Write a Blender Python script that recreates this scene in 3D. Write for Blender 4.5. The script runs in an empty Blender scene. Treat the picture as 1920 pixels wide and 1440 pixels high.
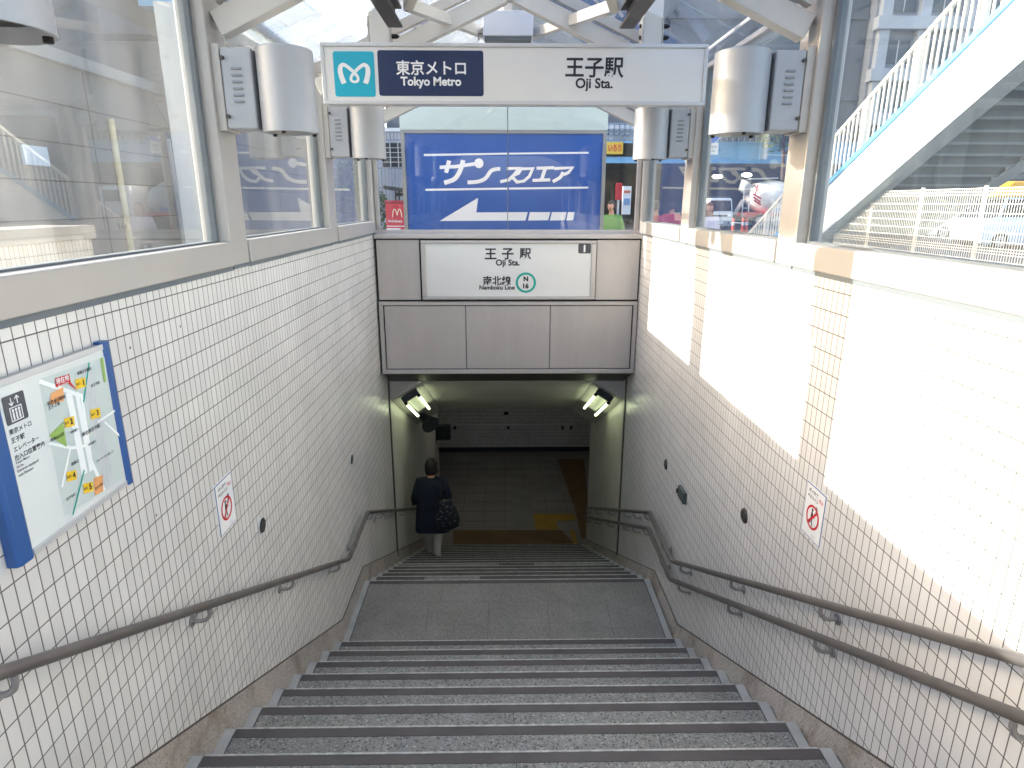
import bpy, bmesh, math, random
from mathutils import Vector, Matrix
random.seed(7)
SC = bpy.context.scene
COL = SC.collection
R = math.radians

# ------------------------------------------------------------------ camera
F, PITCH, ROLL, YAW = 1190.747, 0.2782, 0.0014, 0.0161
cam = bpy.data.cameras.new("camera"); cam.sensor_width = 36.0
cam.lens = F / 1920 * 36; cam.clip_end = 2000; cam.clip_start = 0.02
co = bpy.data.objects.new("camera", cam); COL.objects.link(co); SC.camera = co
f0 = Vector((math.sin(YAW), math.cos(YAW), 0)); rt = Vector((math.cos(YAW), -math.sin(YAW), 0)); zz = Vector((0, 0, 1))
fwd = math.cos(PITCH) * f0 - math.sin(PITCH) * zz
upv = math.sin(PITCH) * f0 + math.cos(PITCH) * zz
r2 = math.cos(ROLL) * rt + math.sin(ROLL) * upv
u2 = -math.sin(ROLL) * rt + math.cos(ROLL) * upv
co.matrix_world = Matrix(((r2.x, u2.x, -fwd.x, 0), (r2.y, u2.y, -fwd.y, 0), (r2.z, u2.z, -fwd.z, 0), (0, 0, 0, 1)))

# ------------------------------------------------------------------ sky, sun, exposure
SUN = Vector((1.0, -0.19, -0.371)).normalized()
ELEV = math.asin(-SUN.z)
w = bpy.data.worlds.new("World"); SC.world = w; w.use_nodes = True
sky = w.node_tree.nodes.new("ShaderNodeTexSky"); sky.sky_type = 'NISHITA'; sky.sun_disc = False
sky.sun_elevation = ELEV; sky.sun_rotation = math.atan2(-SUN.x, -SUN.y)
sky.dust_density = 3.5; sky.ozone_density = 1.0
bg = w.node_tree.nodes["Background"]; wm = w.node_tree.nodes.new("ShaderNodeVectorMath"); wm.operation = 'MULTIPLY'; wm.inputs[1].default_value = (1.07, .99, .985)
w.node_tree.links.new(sky.outputs[0], wm.inputs[0]); w.node_tree.links.new(wm.outputs[0], bg.inputs[0]); bg.inputs[1].default_value = 0.15
sl = bpy.data.lights.new("sun", 'SUN'); sl.energy = 2.5; sl.angle = R(0.5); sl.color = (1, 0.96, 0.90)
so = bpy.data.objects.new("sun", sl); COL.objects.link(so); so.rotation_euler = SUN.to_track_quat('-Z', 'Y').to_euler()
so.location = (-30, 6, 12)
vs = SC.view_settings; SC.display_settings.display_device = 'sRGB'
vs.view_transform = 'Standard'; vs.look = 'None'; vs.gamma = 1; vs.exposure = 2.4; vs.use_curve_mapping = False
SC.render.engine = 'CYCLES'
SC.cycles.use_denoising = True
SC.cycles.max_bounces = 10; SC.cycles.transparent_max_bounces = 24; SC.cycles.diffuse_bounces = 6; SC.cycles.glossy_bounces = 5
SC.cycles.sample_clamp_indirect = 6

# ------------------------------------------------------------------ photo measuring (pixel of the 1920x1440 photo -> point on a known plane)
def ray(x, y):
    x = (x - 960) / F; y = (y - 720) / F
    c, s = math.cos(ROLL), math.sin(ROLL)
    x, y = c * x + s * y, -s * x + c * y
    c, s = math.cos(PITCH), math.sin(PITCH)
    Y = c - s * y; Z = -s - c * y; X = x
    c, s = math.cos(YAW), math.sin(YAW)
    return Vector((c * X + s * Y, -s * X + c * Y, Z))
def PX(x, y, X): r = ray(x, y); return r * (X / r.x)
def PY(x, y, Y): r = ray(x, y); return r * (Y / r.y)
def PZ(x, y, Z): r = ray(x, y); return r * (Z / r.z)

# ------------------------------------------------------------------ materials
def lin(h):
    h = h.lstrip('#'); v = [int(h[i:i+2], 16) / 255 for i in (0, 2, 4)]
    return tuple(c / 12.92 if c <= .04045 else ((c + .055) / 1.055) ** 2.4 for c in v)
MATS = {}
def mat(name, col, rough=.6, metal=0.0, var=0.0, vscale=3.0, var2=0.0, v2scale=60.0, bump=0.0, bscale=40.0, emit=None, estr=0, spec=None, stretch=None, coat=0):
    if name in MATS: return MATS[name]
    m = bpy.data.materials.new(name); m.use_nodes = True; nt = m.node_tree; N = nt.nodes; L = nt.links
    b = N["Principled BSDF"]; col = lin(col) if isinstance(col, str) else col
    b.inputs["Base Color"].default_value = (*col, 1); b.inputs["Roughness"].default_value = rough; b.inputs["Metallic"].default_value = metal
    if spec is not None: b.inputs["Specular IOR Level"].default_value = spec
    if coat: b.inputs["Coat Weight"].default_value = coat; b.inputs["Coat Roughness"].default_value = .08
    if emit: b.inputs["Emission Color"].default_value = (*emit, 1); b.inputs["Emission Strength"].default_value = estr
    if var or var2 or bump:
        g = N.new("ShaderNodeNewGeometry"); src = g.outputs["Position"]
        if stretch:
            mp = N.new("ShaderNodeMapping"); mp.inputs["Scale"].default_value = stretch; L.new(src, mp.inputs[0]); src = mp.outputs[0]
        cur = None
        for v, s, det in ((var, vscale, 5), (var2, v2scale, 2)):
            if not v: continue
            n = N.new("ShaderNodeTexNoise"); n.inputs["Scale"].default_value = s; n.inputs["Detail"].default_value = det; L.new(src, n.inputs["Vector"])
            mr = N.new("ShaderNodeMapRange"); mr.inputs[1].default_value = .3; mr.inputs[2].default_value = .7
            mr.inputs[3].default_value = 1 - v; mr.inputs[4].default_value = 1 + v; L.new(n.outputs[0], mr.inputs[0])
            if cur is None: cur = mr.outputs[0]
            else:
                mm = N.new("ShaderNodeMath"); mm.operation = 'MULTIPLY'; L.new(cur, mm.inputs[0]); L.new(mr.outputs[0], mm.inputs[1]); cur = mm.outputs[0]
        if cur is not None:
            vm = N.new("ShaderNodeVectorMath"); vm.operation = 'SCALE'; vm.inputs[0].default_value = col; L.new(cur, vm.inputs["Scale"]); L.new(vm.outputs[0], b.inputs["Base Color"])
            rr = N.new("ShaderNodeMapRange"); rr.inputs[1].default_value = .6; rr.inputs[2].default_value = 1.4; rr.inputs[3].default_value = min(1, rough * 1.15); rr.inputs[4].default_value = rough * .85
            L.new(cur, rr.inputs[0]); L.new(rr.outputs[0], b.inputs["Roughness"])
        if bump:
            n = N.new("ShaderNodeTexNoise"); n.inputs["Scale"].default_value = bscale; n.inputs["Detail"].default_value = 3; L.new(src, n.inputs["Vector"])
            bp = N.new("ShaderNodeBump"); bp.inputs["Strength"].default_value = bump; bp.inputs["Distance"].default_value = .01; L.new(n.outputs[0], bp.inputs["Height"]); L.new(bp.outputs[0], b.inputs["Normal"])
    MATS[name] = m; return m

def tile_mat(name, ax, off, c1, c2, mort, bw=.05, rh=.1, ms=.0025, rough=.22):
    m = bpy.data.materials.new(name); m.use_nodes = True; nt = m.node_tree; N = nt.nodes; L = nt.links; b = N["Principled BSDF"]
    g = N.new("ShaderNodeNewGeometry"); sp = N.new("ShaderNodeSeparateXYZ"); L.new(g.outputs["Position"], sp.inputs[0])
    cb = N.new("ShaderNodeCombineXYZ")
    for k in range(2):
        ad = N.new("ShaderNodeMath"); ad.operation = 'ADD'; ad.inputs[1].default_value = off[k]; L.new(sp.outputs[ax[k]], ad.inputs[0]); L.new(ad.outputs[0], cb.inputs[k])
    br = N.new("ShaderNodeTexBrick"); br.offset = 0; br.squash = 1; L.new(cb.outputs[0], br.inputs["Vector"])
    br.inputs["Scale"].default_value = 1; br.inputs["Brick Width"].default_value = bw; br.inputs["Row Height"].default_value = rh
    br.inputs["Mortar Size"].default_value = ms; br.inputs["Mortar Smooth"].default_value = .1; br.inputs["Bias"].default_value = 0
    br.inputs["Color1"].default_value = (*lin(c1), 1); br.inputs["Color2"].default_value = (*lin(c2), 1); br.inputs["Mortar"].default_value = (*lin(mort), 1)
    n = N.new("ShaderNodeTexNoise"); n.inputs["Scale"].default_value = 1.3; n.inputs["Detail"].default_value = 6; L.new(g.outputs["Position"], n.inputs["Vector"])
    mr = N.new("ShaderNodeMapRange"); mr.inputs[1].default_value = .3; mr.inputs[2].default_value = .75; mr.inputs[3].default_value = 1.03; mr.inputs[4].default_value = .88; L.new(n.outputs[0], mr.inputs[0])
    vm = N.new("ShaderNodeVectorMath"); vm.operation = 'SCALE'; L.new(br.outputs["Color"], vm.inputs[0]); L.new(mr.outputs[0], vm.inputs["Scale"])
    L.new(vm.outputs[0], b.inputs["Base Color"])
    rr = N.new("ShaderNodeMapRange"); rr.inputs[3].default_value = rough; rr.inputs[4].default_value = .9; L.new(br.outputs["Fac"], rr.inputs[0]); L.new(rr.outputs[0], b.inputs["Roughness"])
    n2 = N.new("ShaderNodeTexNoise"); n2.inputs["Scale"].default_value = 14; L.new(g.outputs["Position"], n2.inputs["Vector"])
    ma = N.new("ShaderNodeMath"); ma.operation = 'MULTIPLY_ADD'; ma.inputs[1].default_value = -1.0; L.new(br.outputs["Fac"], ma.inputs[0])
    sc2 = N.new("ShaderNodeMath"); sc2.operation = 'MULTIPLY'; sc2.inputs[1].default_value = .9; L.new(n2.outputs[0], sc2.inputs[0]); L.new(sc2.outputs[0], ma.inputs[2])
    bp = N.new("ShaderNodeBump"); bp.inputs["Strength"].default_value = .35; bp.inputs["Distance"].default_value = .003; L.new(ma.outputs[0], bp.inputs["Height"]); L.new(bp.outputs[0], b.inputs["Normal"])
    MATS[name] = m; return m

def glass_mat(name, tint, haze_dirt=.05, refl=1.0, rough=.0, film=(.8, .83, .85)):
    m = bpy.data.materials.new(name); m.use_nodes = True; nt = m.node_tree; N = nt.nodes; L = nt.links
    N.remove(N["Principled BSDF"]); out = N["Material Output"]
    t = N.new("ShaderNodeBsdfTransparent"); t.inputs[0].default_value = (*tint, 1)
    gl = N.new("ShaderNodeBsdfGlossy"); gl.inputs["Roughness"].default_value = rough; gl.inputs[0].default_value = (refl, refl, refl, 1)
    gi = N.new("ShaderNodeNewGeometry"); dt = N.new("ShaderNodeVectorMath"); dt.operation = 'DOT_PRODUCT'; L.new(gi.outputs["Incoming"], dt.inputs[0]); L.new(gi.outputs["Normal"], dt.inputs[1])
    ab = N.new("ShaderNodeMath"); ab.operation = 'ABSOLUTE'; L.new(dt.outputs["Value"], ab.inputs[0])
    om = N.new("ShaderNodeMath"); om.operation = 'SUBTRACT'; om.inputs[0].default_value = 1; L.new(ab.outputs[0], om.inputs[1])
    pw_ = N.new("ShaderNodeMath"); pw_.operation = 'POWER'; pw_.inputs[1].default_value = 5; L.new(om.outputs[0], pw_.inputs[0])
    fr = N.new("ShaderNodeMath"); fr.operation = 'MULTIPLY_ADD'; fr.inputs[1].default_value = .96; fr.inputs[2].default_value = .04; L.new(pw_.outputs[0], fr.inputs[0])
    d = N.new("ShaderNodeBsdfDiffuse"); d.inputs[0].default_value = (.75, .78, .8, 1)
    tl = N.new("ShaderNodeBsdfTranslucent"); tl.inputs[0].default_value = (*film, 1)
    g = N.new("ShaderNodeNewGeometry")
    mp = N.new("ShaderNodeMapping"); mp.inputs["Scale"].default_value = (1, 1, .35); L.new(g.outputs["Position"], mp.inputs[0])
    n = N.new("ShaderNodeTexNoise"); n.inputs["Scale"].default_value = 2.2; n.inputs["Detail"].default_value = 7; n.inputs["Distortion"].default_value = .6; L.new(mp.outputs[0], n.inputs["Vector"])
    mr = N.new("ShaderNodeMapRange"); mr.inputs[1].default_value = .35; mr.inputs[2].default_value = .75; mr.inputs[3].default_value = haze_dirt * .4; mr.inputs[4].default_value = haze_dirt * 1.6; L.new(n.outputs[0], mr.inputs[0])
    dd = N.new("ShaderNodeMixShader"); dd.inputs[0].default_value = .5; L.new(d.outputs[0], dd.inputs[1]); L.new(tl.outputs[0], dd.inputs[2])
    m1 = N.new("ShaderNodeMixShader"); L.new(mr.outputs[0], m1.inputs[0]); L.new(t.outputs[0], m1.inputs[1]); L.new(dd.outputs[0], m1.inputs[2])
    m2 = N.new("ShaderNodeMixShader"); L.new(fr.outputs[0], m2.inputs[0]); L.new(m1.outputs[0], m2.inputs[1]); L.new(gl.outputs[0], m2.inputs[2])
    L.new(m2.outputs[0], out.inputs[0]); MATS[name] = m; return m

def stone_mat(name, base, dark, light, scale=170, rough=.55, stain=None):
    m = bpy.data.materials.new(name); m.use_nodes = True; nt = m.node_tree; N = nt.nodes; L = nt.links; b = N["Principled BSDF"]
    g = N.new("ShaderNodeNewGeometry"); P = g.outputs["Position"]
    v = N.new("ShaderNodeTexVoronoi"); v.inputs["Scale"].default_value = scale; L.new(P, v.inputs["Vector"])
    cr = N.new("ShaderNodeValToRGB"); e = cr.color_ramp.elements
    sep = N.new("ShaderNodeSeparateColor"); L.new(v.outputs["Color"], sep.inputs[0]); L.new(sep.outputs[0], cr.inputs[0])
    e[0].position = 0; e[0].color = (*lin(dark), 1); e[1].position = 1; e[1].color = (*lin(light), 1)
    e2 = cr.color_ramp.elements.new(.22); e2.color = (*lin(base), 1); e3 = cr.color_ramp.elements.new(.8); e3.color = (*lin(base), 1)
    n = N.new("ShaderNodeTexNoise"); n.inputs["Scale"].default_value = 2.0; n.inputs["Detail"].default_value = 8; n.inputs["Roughness"].default_value = .65; L.new(P, n.inputs["Vector"])
    mr = N.new("ShaderNodeMapRange"); mr.inputs[1].default_value = .3; mr.inputs[2].default_value = .7; mr.inputs[3].default_value = .78; mr.inputs[4].default_value = 1.15; L.new(n.outputs[0], mr.inputs[0])
    vm = N.new("ShaderNodeVectorMath"); vm.operation = 'SCALE'; L.new(cr.outputs[0], vm.inputs[0]); L.new(mr.outputs[0], vm.inputs["Scale"])
    src = vm.outputs[0]
    if stain:
        n3 = N.new("ShaderNodeTexNoise"); n3.inputs["Scale"].default_value = 3.5; n3.inputs["Detail"].default_value = 9; n3.inputs["Roughness"].default_value = .7; L.new(P, n3.inputs["Vector"])
        m3 = N.new("ShaderNodeMapRange"); m3.inputs[1].default_value = .5; m3.inputs[2].default_value = .68; m3.inputs[3].default_value = 0; m3.inputs[4].default_value = .75; L.new(n3.outputs[0], m3.inputs[0])
        mx = N.new("ShaderNodeMix"); mx.data_type = 'RGBA'; L.new(m3.outputs[0], mx.inputs[0]); L.new(src, mx.inputs[6]); mx.inputs[7].default_value = (*lin(stain), 1); src = mx.outputs[2]
    L.new(src, b.inputs["Base Color"]); b.inputs["Roughness"].default_value = rough
    bp = N.new("ShaderNodeBump"); bp.inputs["Strength"].default_value = .15; bp.inputs["Distance"].default_value = .002; L.new(sep.outputs[0], bp.inputs["Height"]); L.new(bp.outputs[0], b.inputs["Normal"])
    MATS[name] = m; return m

T_L = tile_mat("white_tile", (1, 2), (-2.389, .3965), "#e3e0da", "#dad7d1", "#67625d")
T_R = tile_mat("white_tile_right", (1, 2), (-2.2561, 1.6106), "#e3e0dc", "#dbd9d5", "#625d58")
T_F = tile_mat("far_tile", (0, 2), (0, 6.5), "#e0ded8", "#d4d2cc", "#55524c")
LINING = mat("pale_lining", "#c6c3bd", .45, var=.06)
GRAN = stone_mat("grey_granite", "#83827e", "#42413e", "#aaa9a4", 120)
GRAN2 = stone_mat("landing_granite", "#807d78", "#53504b", "#9b9892", 170)
SKIRT = stone_mat("skirting_granite", "#aca49b", "#7d746a", "#c8c0b6", 170, .5, "#6f5d49")
NOSE = mat("nosing_rubber", "#55504e", .7, var=.15, vscale=6)
NEDGE = mat("nosing_metal_edge", "#b8b6b0", .45, .3, var=.3, vscale=25)
STRIP = mat("channel_concrete", "#a5a6a3", .8, var=.12, vscale=8)
DARK = mat("dark_joint", "#1c1a19", .8)
ALU = mat("beige_aluminium", "#b2aea9", .42, .25, var=.04, vscale=2)
ALU2 = mat("beige_steel_paint", "#c6c3bc", .5, .0, var=.05, vscale=3)
GASK = mat("grey_gasket", "#6a7074", .7)
LAMP = mat("silver_paint", "#a9abaf", .48, .25, var=.04, vscale=5)
STEEL = mat("brushed_stainless", "#bdb7b4", .42, .4, var=.05, vscale=1.2, var2=.02, v2scale=9, stretch=(4, 1, .6))
STEELD = mat("dark_steel", "#55504d", .5, .6, var=.1)
RAIL = mat("worn_handrail", "#77716d", .38, .5, var=.15, vscale=5)
BRKT = mat("bracket_steel", "#a19d99", .4, .5, var=.1)
SIGNW = mat("sign_white", "#dcdad6", .35, var=.02)
FRAMEW = mat("sign_frame", "#c9c9c9", .4, .3)
INK = mat("ink_black", "#25232a", .5)
WHITE = mat("paint_white", "#e8e8e6", .5, var=.03)
TEAL = mat("metro_teal", "#12a5bd", .4)
NAVY = mat("metro_navy", "#1c2c52", .4)
RINGT = mat("line_teal", "#1fa694", .4)
BLUEF = mat("frame_blue", "#2b5690", .4, var=.06)
SIGNBLUE = mat("sunsquare_blue", "#0b50a0", .28, var=.06, vscale=1.2)
RED = mat("sign_red", "#c8242c", .5)
GLASS = glass_mat("side_glass", (.925, .962, .962), .04)  # dirt mixed with milky haze that imitates sky reflected in the panes
RGLASS = glass_mat("roof_glass", (.945, .96, .97), .075)
FILM = glass_mat("filmed_roof_glass", (.95, .965, .975), .55, film=(.40, .47, .53))  # milky film put on the sunward slope to hold back direct sun
EGLASS = glass_mat("end_glass", (.965, .975, .98), .012)
CONC = mat("concrete_grey", "#5e5e5c", .85, var=.14, vscale=1.1, var2=.06, v2scale=20, bump=.1)
CONCV = mat("viaduct_concrete", "#56616c", .85, var=.16, vscale=1.0, var2=.08, v2scale=3.5, stretch=(1.2, 1, .06))
CONCS = mat("dark_concrete", "#4c5359", .85, var=.15, vscale=.8)  # darker, bluer concrete tone
ASPH = mat("asphalt", "#4a4a4b", .9, var=.12, vscale=.7, var2=.1, v2scale=90)
PAVE = mat("paving", "#9a958e", .85, var=.1, vscale=1.0, var2=.06, v2scale=60)
SKYBLUE = mat("bridge_blue", "#6fa9cf", .5, var=.06, vscale=.5)
PALEB = mat("rail_blue", "#7fc0e0", .45)
CREAM = mat("cream_paint", "#e9e2d3", .5, var=.04)
GREYD = mat("dark_grey", "#2e3336", .8, var=.1)  # plain dark grey for fittings and backings
SHUT = mat("shutter_slats", "#4e5a63", .6, .2, var=.1, vscale=.6)

# ------------------------------------------------------------------ mesh helpers
LOC = {}
class MB:
    def __init__(s): s.v = []; s.f = []
    def add(s, vs, fs):
        n = len(s.v); s.v += [Vector(v) for v in vs]; s.f += [tuple(i + n for i in f) for f in fs]; return s
    def box(s, x0, x1, y0, y1, z0, z1):
        return s.add([(x0,y0,z0),(x1,y0,z0),(x1,y1,z0),(x0,y1,z0),(x0,y0,z1),(x1,y0,z1),(x1,y1,z1),(x0,y1,z1)],
                     [(0,3,2,1),(4,5,6,7),(0,1,5,4),(1,2,6,5),(2,3,7,6),(3,0,4,7)])
    def hexa(s, p): return s.add(p, [(0,3,2,1),(4,5,6,7),(0,1,5,4),(1,2,6,5),(2,3,7,6),(3,0,4,7)])
    def quad(s, *p): return s.add(p, [tuple(range(len(p)))])
    def tube(s, pts, r, n=12, caps=True, ref=None):
        pts = [Vector(p) for p in pts]; rs = r if isinstance(r, (list, tuple)) else [r] * len(pts); rings = []
        prev = None
        for i, p in enumerate(pts):
            a = (pts[i] - pts[i-1]).normalized() if i > 0 else None; b = (pts[i+1] - pts[i]).normalized() if i < len(pts)-1 else None
            d = (a + b).normalized() if a and b else (a or b)
            if prev is None:
                u = d.cross(Vector(ref) if ref else Vector((0, 0, 1)))
                if u.length < 1e-4: u = d.cross(Vector((1, 0, 0)))
            else:
                u = prev - d * prev.dot(d)
            u.normalize(); prev = u; v = d.cross(u)
            k = 1.0
            if a and b: k = 1 / max(.5, math.sqrt((1 + a.dot(b)) / 2))
            rings.append([p + (u * math.cos(t) + v * math.sin(t)) * rs[i] * (k if 0 else 1) for t in [2*math.pi*j/n for j in range(n)]])
        n0 = len(s.v)
        for rg in rings: s.v += rg
        for i in range(len(rings) - 1):
            for j in range(n):
                a = n0 + i*n + j; b = n0 + i*n + (j+1) % n; s.f.append((a, b, b + n, a + n))
        if caps:
            s.f.append(tuple(n0 + j for j in reversed(range(n)))); s.f.append(tuple(n0 + (len(rings)-1)*n + j for j in range(n)))
        return s
    def beam(s, a, b, w, h, up=(0, 0, 1)):
        a = Vector(a); b = Vector(b); d = (b - a).normalized(); x = d.cross(Vector(up)).normalized(); y = x.cross(d)
        x *= w/2; y *= h/2
        return s.hexa([a-x-y, a+x-y, b+x-y, b-x-y, a-x+y, a+x+y, b+x+y, b-x+y])
    def prism(s, poly, fn, depth):        # poly 2d, fn(u,v,d)->3d
        n = len(poly); n0 = len(s.v)
        s.v += [Vector(fn(u, v, 0)) for u, v in poly] + [Vector(fn(u, v, depth)) for u, v in poly]
        s.f.append(tuple(n0 + i for i in range(n))); s.f.append(tuple(n0 + n + i for i in reversed(range(n))))
        for i in range(n): j = (i+1) % n; s.f.append((n0+j, n0+i, n0+n+i, n0+n+j))
        return s
    def loft(s, rings, caps=True):
        n = len(rings[0]); n0 = len(s.v)
        for rg in rings: s.v += [Vector(p) for p in rg]
        for i in range(len(rings)-1):
            for j in range(n):
                a = n0+i*n+j; b = n0+i*n+(j+1)%n; s.f.append((a, b, b+n, a+n))
        if caps: s.f.append(tuple(n0+j for j in reversed(range(n)))); s.f.append(tuple(n0+(len(rings)-1)*n+j for j in range(n)))
        return s
    def ball(s, c, r, nu=14, nv=9):
        c = Vector(c); r = Vector(r) if hasattr(r, '__len__') else Vector((r, r, r)); rings = []
        for i in range(nv+1):
            t = math.pi * (i+.02) / (nv+.04); rings.append([c + Vector((r.x*math.sin(t)*math.cos(p), r.y*math.sin(t)*math.sin(p), -r.z*math.cos(t))) for p in [2*math.pi*j/nu for j in range(nu)]])
        return s.loft(rings)
    def build(s, name, m, parent=None, bevel=0, smooth=False, seg=2, angle=None):
        off = LOC.get(parent.name, Vector()) if parent else Vector()
        me = bpy.data.meshes.new(name); me.from_pydata([v - off for v in s.v], [], s.f); me.validate(); me.update()
        bm = bmesh.new(); bm.from_mesh(me); bmesh.ops.recalc_face_normals(bm, faces=bm.faces)
        if bevel:
            es = [e for e in bm.edges if len(e.link_faces) == 2 and e.calc_face_angle(0) > R(30)]
            bmesh.ops.bevel(bm, geom=es, offset=bevel, segments=seg, affect='EDGES', profile=.5, clamp_overlap=True)
        bm.to_mesh(me); bm.free()
        if smooth:
            for p in me.polygons: p.use_smooth = True
            if angle: me.set_sharp_from_angle(angle=R(angle))
        me.materials.append(m); o = bpy.data.objects.new(name, me); COL.objects.link(o)
        if parent: o.parent = parent
        LOC[o.name] = off; return o
def tag(o, label=None, cat=None, group=None, kind=None):
    if label: o["label"] = label
    if cat: o["category"] = cat
    if group: o["group"] = group
    if kind: o["kind"] = kind
    return o
def thing(name, label, cat, loc=(0, 0, 0), group=None):
    o = bpy.data.objects.new(name, None); COL.objects.link(o); o.location = loc; o.empty_display_size = .2
    LOC[o.name] = Vector(loc); return tag(o, label, cat, group)
def copy_tree(o, parent=None):
    c = o.copy(); COL.objects.link(c); c.parent = parent; LOC[c.name] = LOC[o.name]
    for ch in list(o.children): copy_tree(ch, c)
    return c
def from_mesh(name, me, m, parent):
    me.name = name; me.materials.clear(); me.materials.append(m); o = bpy.data.objects.new(name, me); COL.objects.link(o)
    if parent: o.parent = parent
    LOC[o.name] = LOC.get(parent.name, Vector()) if parent else Vector(); return o
def text_mesh(s, bold=0.0, shear=0.0, space=1.0):
    cu = bpy.data.curves.new("lettering", 'FONT'); cu.body = s; cu.offset = bold; cu.shear = shear; cu.resolution_u = 4; cu.space_character = space
    o = bpy.data.objects.new("lettering", cu); COL.objects.link(o)
    dg = bpy.context.evaluated_depsgraph_get(); me = bpy.data.meshes.new_from_object(o.evaluated_get(dg))
    bpy.data.objects.remove(o); bpy.data.curves.remove(cu)
    pts = [v.co.xy.copy() for v in me.vertices]; fs = [tuple(p.vertices) for p in me.polygons]; bpy.data.meshes.remove(me); return pts, fs
def put_text(mb, s, c, right, up, h=None, wd=None, bold=0.0, shear=0.0, space=1.0, align='C', squash=1.0):
    """lay the outline of s flat on a plane, centred on c (or starting there), glyph-box height h or width wd"""
    pts, fs = text_mesh(s, bold, shear, space)
    x0 = min(p.x for p in pts); x1 = max(p.x for p in pts); y0 = min(p.y for p in pts); y1 = max(p.y for p in pts)
    k = h / (y1 - y0) if h else wd / (x1 - x0); kx = wd / (x1 - x0) if (wd and h) else k * squash
    right = Vector(right); up = Vector(up); c = Vector(c); cx = (x0+x1)/2 if align == 'C' else x0; cy = (y0+y1)/2
    mb.add([c + right * ((p.x - cx) * kx) + up * ((p.y - cy) * k) for p in pts], fs); return mb
def stroke(mb, pts, wd, fn, closed=False):
    """flat band of width wd (or list) along 2d points, mapped by fn(u,v)"""
    P = [Vector(p) for p in pts]; n = len(P); ws = wd if isinstance(wd, (list, tuple)) else [wd]*n; L_, R_ = [], []
    for i in range(n):
        a = P[i] - P[i-1] if (i > 0 or closed) else P[1] - P[0]; b = P[(i+1) % n] - P[i] if (i < n-1 or closed) else a
        if i == 0 and not closed: a = b
        d = (a.normalized() + b.normalized()); d = d.normalized() if d.length > 1e-6 else a.normalized()
        nn = Vector((-d.y, d.x)); k = 1/max(.6, nn.dot(Vector((-a.y, a.x)).normalized())); L_.append(P[i] + nn*ws[i]/2*k); R_.append(P[i] - nn*ws[i]/2*k)
    vs = [fn(*p) for p in L_] + [fn(*p) for p in R_]; m = n if closed else n-1
    mb.add(vs, [(i, (i+1) % n, n+(i+1) % n, n+i) for i in range(m)]); return mb
def smooth_pts(pts, k=8):
    P = [Vector(p) for p in pts]; out = []
    for i in range(len(P)-1):
        p0 = P[max(i-1, 0)]; p1 = P[i]; p2 = P[i+1]; p3 = P[min(i+2, len(P)-1)]
        for j in range(k):
            t = j/k; out.append(.5*((2*p1) + (p2-p0)*t + (2*p0-5*p1+4*p2-p3)*t*t + (3*p1-p0-3*p2+p3)*t**3))
    out.append(P[-1]); return out
def disc(mb, c, u, v, r, n=28, r0=0):
    c = Vector(c); u = Vector(u); v = Vector(v); pt = lambda rr, j: c + u*(rr*math.cos(2*math.pi*j/n)) + v*(rr*math.sin(2*math.pi*j/n))
    if r0 == 0: mb.add([pt(r, j) for j in range(n)], [tuple(range(n))])
    else: mb.add([pt(r, j) for j in range(n)] + [pt(r0, j) for j in range(n)], [(j, (j+1) % n, n+(j+1) % n, n+j) for j in range(n)])
    return mb
def rrect(u0, u1, v0, v1, r, n=5):
    out = []
    for cx, cy, a in ((u1-r, v1-r, 0), (u0+r, v1-r, 90), (u0+r, v0+r, 180), (u1-r, v0+r, 270)):
        for j in range(n+1): t = R(a + 90*j/n); out.append((cx + r*math.cos(t), cy + r*math.sin(t)))
    return out
def skin(chains, sub=2):
    """continuous skinned body: chains of (point, radius) that share the first chain's vertices by equal position"""
    vs, es, rs = [], [], []
    def idx(p, r):
        p = Vector(p)
        for i, q in enumerate(vs):
            if (q - p).length < 1e-5: return i
        vs.append(p); rs.append(r if hasattr(r, '__len__') else (r, r)); return len(vs)-1
    for ch in chains:
        prev = None
        for p, r in ch:
            i = idx(p, r)
            if prev is not None: es.append((prev, i))
            prev = i
    me = bpy.data.meshes.new("body"); me.from_pydata(vs, es, []); o = bpy.data.objects.new("body", me); COL.objects.link(o)
    sm = o.modifiers.new("skin", 'SKIN'); sm.use_smooth_shade = True
    for i, sv in enumerate(me.skin_vertices[0].data): sv.radius = rs[i]; sv.use_root = (i == 0)
    ss = o.modifiers.new("sub", 'SUBSURF'); ss.levels = sub; ss.render_levels = sub
    dg = bpy.context.evaluated_depsgraph_get(); out = bpy.data.meshes.new_from_object(o.evaluated_get(dg))
    bpy.data.objects.remove(o); bpy.data.meshes.remove(me)
    for p in out.polygons: p.use_smooth = True
    return out

# ------------------------------------------------------------------ key measures (metres, eye at the origin)
XL, XR = -1.464, 1.606
YP = 7.43                      # front of the portal
TOP = -0.345                   # top of the tiled walls
ST = -1.65                     # street level
T_, R_, R2 = .3285, .168, .163 # tread, risers of the two flights
LZ = -3.811                    # landing
def noseU(i): return 2.382 + T_*i, -2.467 - R_*i
def noseD(n): return 5.855 + T_*n, LZ - R2*n
GL = LZ - R2*16                # concourse floor
SL, SR = -1.445, 1.545         # skirting faces

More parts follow.
